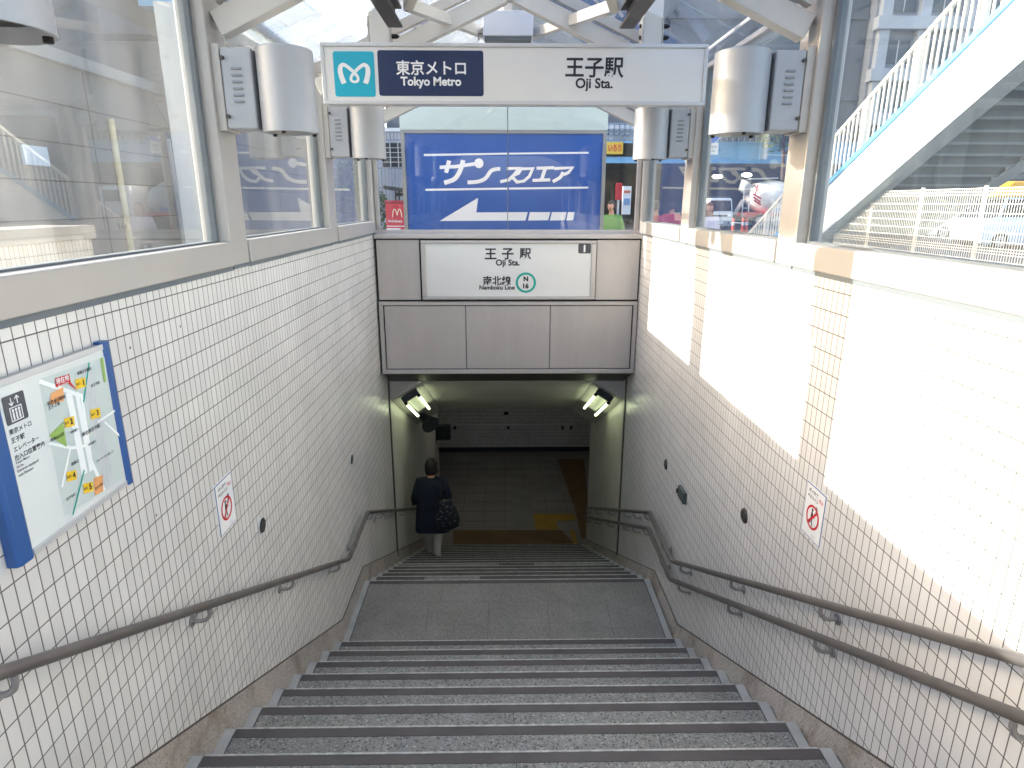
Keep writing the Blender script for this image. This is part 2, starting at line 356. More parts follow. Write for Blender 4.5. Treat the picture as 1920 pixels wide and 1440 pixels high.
# ================================================================== SETTING
g = MB()
for x0, x1, y0, y1 in ((-300, -1.75, -60, 400), (1.9, 300, -60, 400), (-1.75, 1.9, -60, .70), (-1.75, 1.9, 8.0, 400)):
    g.quad((x0, y0, ST), (x1, y0, ST), (x1, y1, ST), (x0, y1, ST))
tag(g.build("street_ground", ASPH), kind="structure")
p = MB()
for x0, x1, y0, y1 in ((-7.9, -1.76, -8, 18), (1.91, 9.6, -8, 20), (-1.76, 1.91, 8.01, 20)):
    p.box(x0, x1, y0, y1, ST - .1, ST + .012)
tag(p.build("pavement", PAVE), kind="structure")
fl = MB().box(-7, 7, noseD(15)[0] - .02, 16.2, GL - .2, GL)
fl = tag(fl.build("concourse_floor", mat("floor_tiles", "#8a857f", .55, var=.12, vscale=1.2, var2=.08, v2scale=80)), kind="structure")
YT = mat("tactile_yellow", "#a5842c", .7, var=.15, vscale=4); YO = mat("tactile_orange", "#6f5636", .75, var=.15, vscale=4); LG = mat("pale_floor_slab", "#86837f", .6, var=.1)
def floor_patch(name, m, pxs, dz=.004):
    q = [PZ(x, y, GL + dz) for x, y in pxs]
    return MB().quad(*q).build(name, m, fl)
floor_patch("tactile_paving", YO, [(850, 1022), (850, 994), (1052, 994), (1081, 1022)])
floor_patch("tactile_paving", YT, [(1004, 993), (1000, 963), (1077, 963), (1080, 975), (1043, 977), (1047, 993)], .007)
floor_patch("tactile_paving", YT, [(1068, 994), (1076, 994), (1085, 1022), (1076, 1022)], .009)
floor_patch("tactile_paving", YO, [(1045, 860), (1095, 860), (1108, 1010), (1090, 1010), (1078, 955), (1062, 910)], .0055)
floor_patch("pale_slab", LG, [(968, 992), (958, 910), (992, 910), (1000, 963), (1003, 992)], .0045)
floor_patch("pale_slab", LG, [(996, 924), (994, 910), (1058, 910), (1062, 924)], .006)
gm = MB()
for k in range(12): x = -2.2 + .45*k; gm.box(x, x+.006, 10.9, 15.8, GL-.002, GL+.0025)
for k in range(11): y = 11.1 + .45*k; gm.box(-2.3, 3.1, y, y+.006, GL-.002, GL+.0028)
gm.build("floor_joints", mat("joint_grey", "#4d4a47", .8), fl)

# ------------------------------------------------------------------ staircase
stair = thing("staircase", "grey granite staircase with dark nosings descending between tiled walls to a landing and concourse", "staircase", (0.05, .6, ST))
X0, X1 = -1.385, 1.482
rnd = random.Random(3)
def make_tread(y0, y1, z, joints, h, name="tread", nose=((X0, X1),), rows=None):
    m = MB()
    for ya, yb, js in (rows or [(y0, y1, joints)]):
        xs = [X0] + list(joints if js is None else js) + [X1]
        for a, b in zip(xs[:-1], xs[1:]): m.box(a + .0015, b - .0015, ya + (.0015 if rows else 0), yb, z - .05, z)
    t = m.build(name, GRAN if name == "tread" else GRAN2, stair)
    MB().box(SL, SR, y0, y1 - .004, z - h, z - .03).box(SL + .001, SR - .001, y0 + .002, y1 - .003, z - .032, z - .012).build("riser_block", DARK, t)
    for a, b in ((SL, X0 - .007), (X1 + .007, SR)): MB().box(a, b, y0, y1, z - .04, z - .002).build("edge_channel", STRIP, t)
    n = MB()
    for a, b in nose: n.box(a, b, y1 - .064, y1 - .008, z - .01, z + .0025)
    n.build("nosing_strip", NOSE, t, bevel=.001, seg=1)
    MB().box(X0, X1, y1 - .008, y1 + .002, z - .03, z + .004).build("nosing_edge", NEDGE, t)
    return t
for i in range(-5, 8):
    y, z = noseU(i); js = (.06,) if i % 2 == 0 else (-.58 + rnd.uniform(-.03, .03), .78 + rnd.uniform(-.03, .03))
    make_tread(y - T_, y, z, js, R_ + .03)
yl, yd = noseU(7)[0], noseD(0)[0]
make_tread(yl, yd, LZ, (), R_ + .05, "landing", rows=[(yl, yl + .12, (-.72, -.14, .44, 1.02)), (yl + .12, yl + .44, (-.72, -.14, .44, 1.02)), (yl + .44, yl + .80, (-.72, -.14, .44, 1.02)), (yl + .80, yd, (-.62, .78))])
for n in range(1, 16):
    y, z = noseD(n); js = (.06,) if n % 2 else (-.58, .78)
    ns = ((X0, X1),)
    if n == 1: ns = ((X0, -.86), (-.25, X1))
    if n == 5: ns = ((-.05, .42),)
    make_tread(y - T_, y, z, js, R2 + .03, nose=ns)

# ------------------------------------------------------------------ tiled side walls
def skirt_top():
    a = .5115
    return [(-2.5, -1.43), (.60, -1.43), (4.995, -3.659), (5.885, -3.667), (10.86, -3.667 - .497*4.97), (13.7, -3.667 - .497*4.97)]
def side_wall(x, s, label, tile, yend, face):
    wl = thing("tiled_wall", label, "wall", (x, 0, ST))
    xo = x - s*.286
    MB().box(min(x, xo), max(x, xo), -2.5, 7.84, GL - .3, TOP).build("tile_face", tile, wl)
    MB().box(min(x, xo), max(x, xo), 7.90, yend, GL - .3, -2.0).build("lower_lining", LINING, wl)
    xa = x + s*.012; MB().box(min(xa, xo), max(xa, xo), 7.84, 7.90, GL - .2, -2.0).build("expansion_strip", STEELD, wl)
    dz = 0 if s > 0 else -.075
    top = [(y, z + dz) for y, z in skirt_top() if y < yend]; top.append((yend, top[-1][1]))
    xt = x + s*.003; m = MB(); j = MB()
    for (ya, za), (yb, zb) in zip(top[:-1], top[1:]):
        if yb <= ya: continue
        m.add([(xt, ya, za), (xt, yb, zb), (face, ya, za - .16), (face, yb, zb - .16), (face, ya, za - 1.0), (face, yb, zb - 1.0)], [(0, 1, 3, 2), (2, 3, 5, 4)])
        j.hexa([(x, ya, za), (xt + s*.002, ya, za), (xt + s*.002, yb, zb), (x, yb, zb), (x, ya, za + .009), (xt + s*.002, ya, za + .009), (xt + s*.002, yb, zb + .009), (x, yb, zb + .009)])
    m.build("skirting", SKIRT, wl)
    j.build("skirting_joint", mat("joint_brown", "#57504a", .8), wl)
    if s > 0:
        for px, py in ((244, 652), (293, 966), (338, 612), (182, 1212)):
            q = PX(px, py, x + .001); disc(MB(), (x + .0012, q.y, q.z), (0, 1, 0), (0, 0, 1), .006, 10).build("stain_mark", mat("stain_brown", "#6b5c52", .8), wl)
    return wl
wallL = side_wall(XL, 1, "shaded white tiled stairwell wall carrying the station map board and a single handrail", T_L, 13.7, SL)
wallR = side_wall(XR, -1, "sunlit white tiled stairwell wall with two handrails one above the other", T_R, 10.9, SR)

# underground shell
ce = MB()
sl_ = -.5
ce.hexa([(XL-.3, 7.99, -2.245), (XR+.3, 7.99, -2.245), (XR+.3, 10.2, -3.35), (XL-.3, 10.2, -3.35), (XL-.3, 7.99, -1.9), (XR+.3, 7.99, -1.9), (XR+.3, 10.2, -1.9), (XL-.3, 10.2, -1.9)])
ce.box(-7, 7, 10.2, 16.3, -3.35, -1.9)
ceil = tag(ce.build("tunnel_ceiling", mat("painted_ceiling", "#b5b2ac", .7, var=.1, vscale=1.5, bump=.25, bscale=60)), kind="structure")
for x, s in ((XL, 1), (XR, -1)):
    q = lambda y, z: [(x, y, z), (x + s*.42, y, z), (x, y, z - .25)]
    MB().loft([q(8.0, -2.252), q(10.32, -3.42)]).build("ceiling_chamfer", MATS["painted_ceiling"], ceil)
fw = thing("far_tiled_wall", "dim white tiled wall across the bottom of the stairs with a thin rail", "wall", (0, 15.9, GL))
MB().box(-7, 7, 15.9, 16.2, GL - .2, -3.3).build("tile_face", T_F, fw)
MB().box(-7, 7, 15.86, 15.905, GL, GL + .12).build("skirting", GREYD, fw)
zr = PY(950, 797, 15.85).z
MB().tube([(-1.2, 15.84, zr), (2.3, 15.84, zr)], .022, 8).build("conduit_rail", FRAMEW, fw)
mm = MB()
for px in (853, 953, 1055, 1071):
    q = PY(px, 801, 15.84); mm.box(q.x-.03, q.x+.03, 15.82, 15.9, q.z-.05, q.z+.01)
mm.build("rail_clip", DARK, fw)
q = PY(949, 775, 15.87); MB().ball(q, (.07, .05, .04)).build("alarm_cap", DARK, fw)
cw = MB().box(-7.2, -1.75, 13.5, 13.7, GL-.2, -3.3).box(1.89, 7.2, 10.7, 10.9, GL-.2, -3.3).box(-7.2, -7, 10.5, 16.3, GL-.2, -3.3).box(7, 7.2, 10.5, 16.3, GL-.2, -3.3)
tag(cw.build("concourse_side_wall", mat("dim_wall", "#6b6863", .8)), "plain dark side walls closing the concourse past the foot of the stairs", "wall")

# ------------------------------------------------------------------ portal
po = thing("portal_header", "brushed steel clad header over the stairwell mouth with panelled face", "portal", (.07, YP, -2.0))
xa, xb = XL + .02, XR - .006
MB().box(xa, xb, YP + .012, YP + .32, -1.98, -.40).build("core", DARK, po)
MB().hexa([(xa, YP+.02, -1.981), (xb, YP+.02, -1.981), (xb, 7.99, -2.24), (xa, 7.99, -2.24), (xa, YP+.32, -1.7), (xb, YP+.32, -1.7), (xb, 7.985, -1.7), (xa, 7.985, -1.7)]).build("soffit", STEELD, po)
MB().box(xa - .01, xb + .003, YP - .03, YP + .5, -.395, -.345).build("ledge_cap", STEEL, po, bevel=.006)
def panel(x0, x1, z0, z1, y=YP, t=.012, name="metal_panel", m=STEEL): return MB().box(x0, x1, y, y + t, z0, z1).build(name, m, po, bevel=.003, seg=1)
panel(xa + .01, -.945, -1.095, -.41); panel(1.095, xb - .01, -1.095, -.41)
zt, zb = -1.115, -1.985
panel(xa + .005, xb - .005, zt - .042, zt, YP - .025, .037, "frame_bar"); panel(xa + .005, xb - .005, zb, zb + .05, YP - .025, .037, "frame_bar")
panel(xa + .005, xa + .05, zb + .052, zt - .044, YP - .025, .037, "frame_bar"); panel(xb - .05, xb - .005, zb + .052, zt - .044, YP - .025, .037, "frame_bar")
xs = [xa + .06, PY(874, 630, YP).x, PY(1031, 630, YP).x, xb - .06]
for a, b in zip(xs[:-1], xs[1:]): panel(a + .004, b - .004, zb + .06, zt - .052, YP - .008, .02)
# station name sign set in the portal
sg = thing("station_name_sign", "white backlit style station name board set in the steel portal, numbered 1 in its corner", "sign", (.08, YP, -1.09))
sx0, sx1, sz0, sz1 = -.925, 1.085, -1.09, -.415
fm = MB(); b_ = .055
for x0, x1, z0, z1 in ((sx0, sx1, sz1-.035, sz1), (sx0, sx1, sz0, sz0+.035), (sx0, sx0+b_, sz0+.0355, sz1-.0355), (sx1-b_, sx1, sz0+.0355, sz1-.0355)): fm.box(x0, x1, YP-.035, YP+.012, z0, z1)
fm.build("frame", STEEL, sg, bevel=.008)
MB().box(sx0+b_+.001, sx1-b_-.001, YP-.018, YP+.01, sz0+.036, sz1-.036).build("face", SIGNW, sg)
yt = YP - .0205; RX, UZ = (1, 0, 0), (0, 0, 1)
def pt(px, py, y=yt): return PY(px, py, y)
k = 1190.7/7.55
tm = MB()
for ch, px in (("王", 920), ("子", 952), ("駅", 985)): put_text(tm, ch, pt(px, 476), RX, UZ, wd=.135, bold=.022)
put_text(tm, "Oji Sta.", pt(952, 494), RX, UZ, wd=.275, bold=.028)
put_text(tm, "南北線", pt(932, 526), RX, UZ, wd=.325, bold=.022)
put_text(tm, "Namboku Line", pt(932, 539), RX, UZ, wd=.41, bold=.028)
put_text(tm, "N", pt(986, 523), RX, UZ, h=.058, bold=.05); put_text(tm, "16", pt(986, 536), RX, UZ, h=.062, bold=.05)
tm.build("lettering", INK, sg)
disc(MB(), pt(986, 530), RX, UZ, .118, 40, .092).build("line_ring", RINGT, sg)
c0 = pt(1096, 466, yt + .0005); MB().prism(rrect(c0.x-.072, c0.x+.072, c0.z-.055, c0.z+.055, .015), lambda u, v, d: (u, yt + .0006 - d, v), .001).build("number_plate", mat("plate_grey", "#4b4b4d", .5), sg)
put_text(MB(), "1", pt(1096, 466, yt - .002), RX, UZ, h=.08, bold=.05).build("plate_number", WHITE, sg)

# ------------------------------------------------------------------ canopy (posts, sills, rails, rafters, glass)
cn = thing("entrance_canopy", "beige metal and glass gabled canopy enclosing the top of the stairwell", "canopy", (.07, 3, TOP))
POSTS = [-.56, 1.47, 3.52, 5.60, 7.52]
EZ = 1.04
for s, xi in ((1, XL), (-1, XR)):
    X = lambda d: xi - s*d         # distance outwards from the inner wall face
    def bx(d0, d1, y0, y1, z0, z1): a, b = X(d0), X(d1); return MB().box(min(a, b), max(a, b), y0, y1, z0, z1)
    for k, y in enumerate(POSTS):
        bx(-.004, .14, y, y + .235, TOP + .004, EZ + .03).build("post", ALU, cn, bevel=.006)
        if 0 < k < 4: bx(-.012, .13, y - .006, y + .241, TOP - .006, TOP + .012).build("post_foot", GASK, cn)
    for y0, y1 in zip(POSTS[:-1], POSTS[1:]):
        a, b = y0 + .236, y1 - .001
        bx(-.016, .17, a, b, TOP + .012, -.207).build("sill", ALU, cn, bevel=.005)
        bx(-.006, .15, a, b, TOP - .012, TOP + .011).build("drip_strip", GASK, cn)
        bx(.05, .11, a, b, EZ, EZ + .035).build("top_rail", ALU, cn, bevel=.004)
        gf = bx(.055, .105, a, a + .03, -.2065, EZ - .001); 
        for q in (bx(.055, .105, b - .03, b, -.2065, EZ - .001), bx(.058, .102, a + .031, b - .031, -.2065, -.198)): gf.add(q.v, q.f)
        gf.build("pane_gasket", GASK, cn)
        bx(.076, .084, a + .031, b - .031, -.1975, EZ - .001).build("glass_pane", GLASS, cn)
XC = .07
def zroof(x): return .83 + .45*(abs(1.53) - abs(x - XC))
for k, y in enumerate(POSTS):
    yy = y + .04 if k != 3 else 5.38
    for s in (-1, 1):
        xe = XC + s*1.50
        a = Vector((xe, yy + .06, .86)); b = Vector((XC + s*.045, yy + .06, .86 + .45*1.455))
        MB().beam(a, b, .09, .122).build("rafter", ALU2, cn, bevel=.005)
        o = Vector((0, 0, .125)); MB().beam(a + o + Vector((0, -.04, 0)), b + o + Vector((0, -.04, 0)), .06, .075).build("glazing_bar", ALU, cn, bevel=.003)
    MB().box(XC - .05, XC + .05, yy, yy + .12, 1.475, 1.66).build("ridge_node", ALU2, cn, bevel=.004)
MB().box(XC - .05, XC + .05, -.6, 7.6, 1.665, 1.74).build("ridge_beam", ALU2, cn, bevel=.004)
def rp(x, y, dz=0): return Vector((x, y, .86 + .45*(1.50 - abs(x - XC)) + dz))
for s in (-1, 1):
    for ym in (2.55, 4.70):
        mx = XC + s*.68; M = rp(mx, ym, .02)
        ends = [rp(XC + s*.05, ym + 2.15), rp(XC + s*.05, ym - 2.0), rp(XC + s*1.45, ym - 1.05)][:3 if ym < 4 else 2]
        for e in ends:
            if e.y < 7.65: MB().beam(M, e, .065, .075).build("lattice_brace", ALU2, cn, bevel=.004)
    MB().box(XC + s*.80 - .05, XC + s*.80 + .05, .4, 4.90, 1.16, 1.176).box(XC + s*.80 - .006, XC + s*.80 + .006, .4, 4.90, 1.177, 1.273).box(XC + s*.80 - .05, XC + s*.80 + .05, .4, 4.90, 1.274, 1.29).build("purlin", STEELD, cn)
    for y0, y1 in zip(POSTS[:-1], POSTS[1:]):
        for h in range(2):
            ya = y0 + .06 + (y1 - y0)*h/2 + .006; yb = y0 + .06 + (y1 - y0)*(h+1)/2 - .006
            A = lambda x, y: (x, y, 1.07 + .45*(1.50 - abs(x - XC)))
            xo, xi2 = XC + s*1.66, XC + s*.03
            p4 = [A(xo, ya), A(xi2, ya), A(xi2, yb), A(xo, yb)]
            MB().hexa([*p4, *[(a, b, c + .008) for a, b, c in p4]]).build("roof_pane", FILM if s < 0 else RGLASS, cn)
MB().tube([(XC + 1.60, 1.5, 1.2), (XC + 1.62, 7.5, 1.2)], .012, 6).build("gutter_wire", FRAMEW, cn)
# glazed end screen over the portal
es = thing("end_screen", "clear two pane glass screen standing on the portal ledge under the gable", "glass screen", (.07, 7.62, -.345))
xm = PY(952, 320, 7.62).x
for x0, x1 in ((XL + .06, xm - .006), (xm + .006, XR - .06)):
    MB().box(x0, x1, 7.616, 7.626, -.31, 1.12).build("glass_pane", EGLASS, es)
MB().box(xm - .005, xm + .005, 7.612, 7.630, -.31, 1.12).build("silicone_joint", GASK, es)
MB().box(XL + .03, XR - .03, 7.60, 7.645, -.344, -.305).build("bottom_channel", STEEL, es, bevel=.003)
for x0, x1 in ((XL + .012, XL + .057), (XR - .057, XR - .012)): MB().box(x0, x1, 7.59, 7.65, -.304, 1.15).build("side_channel", ALU, es, bevel=.003)

# ------------------------------------------------------------------ hanging station sign
ov = thing("hanging_station_sign", "long white sign box hanging over the stairs with teal logo and navy panel", "sign", (.1, 5.1, .68))
a = PY(600, 84, 5.0); b = PY(1327, 80, 5.0); c = PY(1323, 197, 5.0); d = PY(607, 196, 5.0)
ox0, ox1, oz0, oz1 = (a.x + d.x)/2, (b.x + c.x)/2, .684, 1.088
MB().box(ox0 + .01, ox1 - .01, 5.012, 5.20, oz0 + .012, oz1 - .008).build("housing", FRAMEW, ov, bevel=.006)
fm = MB()
for x0, x1, z0, z1 in ((ox0, ox1, oz1 - .026, oz1), (ox0, ox1, oz0, oz0 + .026), (ox0, ox0 + .026, oz0 + .0265, oz1 - .0265), (ox1 - .026, ox1, oz0 + .0265, oz1 - .0265)): fm.box(x0, x1, 4.99, 5.02, z0, z1)
fm.build("frame", FRAMEW, ov, bevel=.004)
MB().box(ox0 + .027, ox1 - .027, 5.0, 5.0115, oz0 + .027, oz1 - .027).build("face", SIGNW, ov)
yo = 5.0
def plate(x0, y0, x1, y1, r, y, m, name, parent, t=.002):
    A = PY(x0, y0, y); B = PY(x1, y1, y); return MB().prism(rrect(A.x, B.x, B.z, A.z, r), lambda u, v, d: (u, y - t + d, v), t).build(name, m, parent)
plate(623.5, 96, 705, 181.5, .018, yo - .0002, TEAL, "logo_panel", ov); plate(707, 94, 907, 180.5, .018, yo - .0002, NAVY, "name_panel", ov)
# the M emblem: two mirrored bands that meet in a loop
cc = PY(664.5, 139.5, yo); 
lm = [(-.083, -.075), (-.098, -.03), (-.108, .025), (-.102, .062), (-.082, .078), (-.055, .066), (-.02, .035), (.008, .005), (.026, -.025), (.024, -.052), (.0, -.064)]
wl_ = [.040, .039, .037, .033, .030, .028, .026, .024, .022, .021, .021]
sp_ = smooth_pts(lm, 5); ws_ = []
for i in range(len(sp_)): q = i/5; j = min(int(q), len(wl_)-2); ws_.append(wl_[j] + (wl_[j+1]-wl_[j])*(q-j))
em = MB(); kk = .92
stroke(em, sp_, ws_, lambda u, v: (cc.x + u*kk, yo - .0030, cc.z + v*.80)); stroke(em, [(-p.x, p.y) for p in sp_], ws_, lambda u, v: (cc.x + u*kk, yo - .0036, cc.z + v*.80))
em.build("logo_emblem", WHITE, ov)
tm = MB(); y_ = yo - .0032
put_text(tm, "東京メトロ", PY(808, 127, y_), RX, UZ, wd=.50, h=.098, bold=.018); put_text(tm, "Tokyo Metro", PY(808, 155, y_), RX, UZ, wd=.435, bold=.03)
tm.build("panel_lettering", WHITE, ov)
tm = MB(); y_ = yo - .0015
put_text(tm, "王子駅", PY(1115, 127, y_), RX, UZ, wd=.42, h=.135, bold=.022); put_text(tm, "Oji Sta.", PY(1114, 159, y_), RX, UZ, wd=.27, bold=.028)
tm.build("lettering", INK, ov)
for px0, px1 in ((693, 731), (1205, 1240)):
    q0 = PY(px0, 40, 5.1).x; q1 = PY(px1, 40, 5.1).x
    MB().box(q0, q1, 5.05, 5.16, oz1 + .0, 1.62).build("hanger_tube", ALU2, ov, bevel=.004)
    MB().box(q0 - .008, q0 - .001, 5.045, 5.165, oz1 + .002, 1.27).build("hanger_plate", ALU, ov); MB().box(q1 + .001, q1 + .008, 5.045, 5.165, oz1 + .002, 1.27).build("hanger_plate", ALU, ov)
    for zz_ in (1.15, 1.225): MB().tube([(q1 + .008, 5.1, zz_), (q1 + .05, 5.1, zz_), (q1 + .0505, 5.1, zz_), (q1 + .062, 5.1, zz_)], [.016, .016, .009, .009], 6).build("hanger_bolt", DARK, ov); MB().tube([(q0 - .008, 5.1, zz_), (q0 - .02, 5.1, zz_)], .014, 6).build("hanger_bolt", DARK, ov)

# ------------------------------------------------------------------ wall lamps on the posts
def make_lamp():
    L_ = thing("post_lamp", "", "wall lamp", (0, 0, 0))
    MB().box(.045, .20, .02, .20, 0, .385).build("gear_box", LAMP, L_, bevel=.008)
    MB().box(0, .044, .015, .19, -.01, .40).build("back_plate", ALU, L_, bevel=.004)
    lv = MB()
    for k in range(6): lv.box(.095, .145, .012, .0195, .125 + .031*k, .137 + .031*k)
    lv.build("louvre_slot", mat("slot_grey", "#8b8f95", .5, .2), L_, bevel=.003)
    bo = MB()
    for z in (.06, .335): bo.tube([(.058, .022, z), (.058, .004, z)], .010, 8)
    bo.build("fixing_bolt", STEELD, L_)
    n = 32; r = .142; cx, cy = .345, .10
    def ring(rr, z): return [(cx + rr*math.cos(2*math.pi*j/n), cy + rr*math.sin(2*math.pi*j/n), z) for j in range(n)]
    MB().loft([ring(r - .03, .02), ring(r - .008, -.012), ring(r, -.012), ring(r, .385), ring(r - .012, .392), ring(.001, .394)], caps=False).build("cylinder_shade", LAMP, L_, smooth=True, angle=40)
    MB().loft([ring(r - .009, .035), ring(.001, .036)], caps=False).build("diffuser", mat("lamp_diffuser", "#d8cfbd", .3), L_)
    for t in (30, 150, 270): MB().tube([(cx + (r-.02)*math.cos(R(t)), cy + (r-.02)*math.sin(R(t)), -.011), (cx + (r-.02)*math.cos(R(t)), cy + (r-.02)*math.sin(R(t)), -.024)], .011, 8).build("retaining_knob", DARK, L_)
    return L_
proto = make_lamp()
spots = [(XL + .002, 3.53, .365, 1, "silver cylinder lamp on the shaded post left of the teal logo, facing the stairs"),
         (XL + .002, 5.60, .365, 1, "silver cylinder lamp on the post just under the left end of the hanging sign"),
         (XL + .002, 1.43, .365, 1, "silver cylinder lamp cut off by the top left corner of the photo"),
         (XR - .002, 3.53, .365, -1, "silver cylinder lamp on the post beside the outdoor blue and white stair"),
         (XR - .002, 5.60, .365, -1, "silver cylinder lamp on the post just under the right end of the hanging sign")]
for i, (x, y, z, s, lab) in enumerate(spots):
    o = proto if i == 0 else copy_tree(proto)
    o.location = (x, y, z); o.scale = (s, 1, 1); o["label"] = lab; o["group"] = "cylinder lamps on the canopy posts"
# boxy unit under the ridge
bx_ = thing("ridge_light_box", "white rectangular light box hung under the canopy ridge above the sign", "light box", (.06, 6.0, 1.36))
MB().box(-.155, .272, 5.98, 6.22, 1.358, 1.552).build("housing", mat("pale_box", "#d4d8e2", .4), bx_, bevel=.008)
MB().box(-.14, .258, 5.99, 6.21, 1.325, 1.357).build("underside", GASK, bx_, bevel=.004)
MB().box(.03, .09, 6.06, 6.14, 1.553, 1.74).build("hanger", ALU2, bx_)
MB().tube([(-.156, 6.0, 1.38), (-.19, 6.0, 1.38), (-.19, 6.0, 1.33)], .006, 6).build("latch", STEELD, bx_)
q = PY(783, 46, 5.9)
sp = thing("small_floodlight", "tiny white floodlight fixed behind the canopy lattice", "floodlight", q)
MB().box(q.x-.035, q.x+.03, 5.87, 5.95, q.z-.03, q.z+.04).build("housing", WHITE, sp, bevel=.006); MB().box(q.x-.025, q.x+.025, 5.865, 5.94, q.z-.05, q.z-.031).build("lens", DARK, sp); MB().box(q.x-.01, q.x+.01, 5.90, 5.93, q.z+.041, q.z+.16).build("bracket", GASK, sp)

# ------------------------------------------------------------------ handrails
def rail(label, x, wx, s, path, brs, nm="handrail"):
    h = thing(nm, label, "handrail", (x, path[0][0], path[0][1]), "handrails along the stairs")
    P = []
    for i, (y, z) in enumerate(path):
        p_ = Vector((x, y, z))
        if 0 < i < len(path)-1:
            a = (Vector((x, *path[i-1])) - p_).normalized(); c = (Vector((x, *path[i+1])) - p_).normalized()
            for t in (0, .25, .5, .75, 1): P.append((p_ + a*.05*(1-t)) * (1-t) + (p_ + c*.05*t) * t if False else p_ + a*.05*(1-t)**2 + c*.05*t**2)
        else: P.append(p_)
    MB().tube(P, .0205, 16, ref=(1, 0, 0)).build("rail_pipe", RAIL, h, smooth=True, angle=50)
    for y, z in brs:
        MB().tube([(x, y, z - .020), (x, y, z - .045), (x - s*.008, y, z - .066), (x - s*.026, y, z - .082), (x - s*.048, y, z - .088), (wx + s*.006, y, z - .088)], .0105, 8).build("bracket", BRKT, h, smooth=True, angle=60)
        MB().tube([(wx + s*.0005, y, z - .088), (wx + s*.007, y, z - .088)], .028, 16).build("wall_plate", BRKT, h)
    return h
def zat(path, y):
    for (ya, za), (yb, zb) in zip(path[:-1], path[1:]):
        if ya <= y <= yb: return za + (zb-za)*(y-ya)/(yb-ya)
BY = [-.6, .45, 1.51, 2.59, 3.66, 4.74, 5.35, 6.1, 6.62, 7.15, 8.2, 9.3, 10.4]
pL = [(-1.4, .23), (5.05, -3.063), (5.886, -3.035), (10.9, -5.535)]
rail("single steel handrail along the left tiled wall, descending past the landing", -1.372, XL, 1, pL, [(y, zat(pL, y)) for y in BY])
pR = [(-1.4, .245), (5.02, -3.09), (5.887, -3.058), (10.8, -5.50)]
rail("upper of the two steel handrails on the sunlit right wall", 1.512, XR, -1, pR, [(y, zat(pR, y)) for y in BY])
pR2 = [(y, z - .185) for y, z in pR]
rail("lower of the two steel handrails on the sunlit right wall", 1.512, XR, -1, pR2, [(y, zat(pR2, y)) for y in BY])

# ------------------------------------------------------------------ map board on the left wall
mb_ = thing("station_map_board", "white station map board with blue side frames on the left tiled wall", "map board", (XL, 1.98, -1.035))
y0, y1, z0, z1 = 1.675, 2.285, -1.037, -.488
MB().box(XL + .001, XL + .030, y0 + .01, y1 - .01, z0 + .004, z1 - .004).build("back_box", ALU, mb_)
for ya, yb in ((y0, y0 + .068), (y1 - .04, y1)): MB().prism([(XL + .001, ya), (XL + .030, ya), (XL + .040, ya + .012), (XL + .040, yb - .012), (XL + .034, yb), (XL + .001, yb)], lambda u, v, d: (u, v, z0 - .004 + d), z1 - z0 + .010).build("side_frame", BLUEF, mb_, bevel=.002, seg=1)
for za, zb2 in ((z0, z0 + .02), (z1 - .02, z1)): MB().box(XL + .0305, XL + .037, y0 + .069, y1 - .041, za, zb2).build("edge_trim", FRAMEW, mb_, bevel=.002)
MB().box(XL + .0302, XL + .0325, y0 + .069, y1 - .041, z0 + .0205, z1 - .0205).build("poster", mat("poster_paper", "#dfe3df", .25, coat=.6), mb_)
xm_ = XL + .033
RY = (0, 1, 0)
def zp(zx, zy, lay=0): r = PX(zx/3.273, 620 + zy/3.273, XL + .033); return Vector((xm_ + .0004*lay, r.y, r.z))
def mpoly(pts, lay): return MB().quad(*[zp(x, y, lay) for x, y in pts])
mpoly([(235, 300), (640, 160), (765, 905), (395, 1140)], 0).build("map_ground", mat("map_grey", "#c3cec9", .4), mb_)
rd = MB()
for pts, wdt in (([(240, 310), (500, 400), (560, 800), (640, 980)], .014), ([(420, 380), (520, 880)], .03), ([(470, 380), (560, 860)], .02), ([(300, 690), (440, 720), (560, 700)], .010), ([(430, 720), (380, 960)], .009), ([(600, 560), (720, 480)], .008), ([(640, 560), (750, 660)], .008)):
    stroke(rd, [(zp(x, y).y, zp(x, y).z) for x, y in pts], wdt, lambda u, v: (xm_ + .0004 + .00006*len(rd.f), u, v))
rd.build("map_roads", mat("map_white", "#eef1ee", .4), mb_)
ln = MB()
for dx in (0, 22, 44): stroke(ln, [(zp(495+dx, 215-dx*.4).y, zp(495+dx, 215-dx*.4).z), (zp(655+dx, 990-dx*.7).y, zp(655+dx, 990-dx*.7).z)], .003, lambda u, v: (xm_ + .0012, u, v))
ln.build("map_rail_lines", mat("map_lilac", "#d9c3d4", .4), mb_)
tl = MB()
for p0, p1 in (((545, 195), (510, 440)), ((515, 855), (445, 1130))): stroke(tl, [(zp(*p0).y, zp(*p0).z), (zp(*p1).y, zp(*p1).z)], .007, lambda u, v: (xm_ + .0015, u, v))
tl.build("map_metro_line", RINGT, mb_)
mpoly([(297, 645), (385, 560), (408, 715)], 4).build("map_park", mat("map_green", "#93b45c", .4), mb_); mpoly([(612, 170), (630, 165), (650, 310), (636, 318)], 4).build("map_park", MATS["map_green"], mb_)
mpoly([(310, 385), (385, 345), (390, 430), (300, 455)], 4).build("map_building", mat("map_orange", "#e6a468", .4), mb_); mpoly([(572, 905), (628, 885), (632, 985), (580, 1012)], 4).build("map_building", MATS["map_orange"], mb_)
for cx, cy in ((488, 322), (420, 560), (580, 508), (434, 890), (536, 962)): MB().quad(zp(cx-30, cy-22, 5), zp(cx+30, cy-36, 5), zp(cx+36, cy+22, 5), zp(cx-24, cy+38, 5)).build("map_exit_tag", mat("map_yellow", "#f0c62c", .4), mb_)
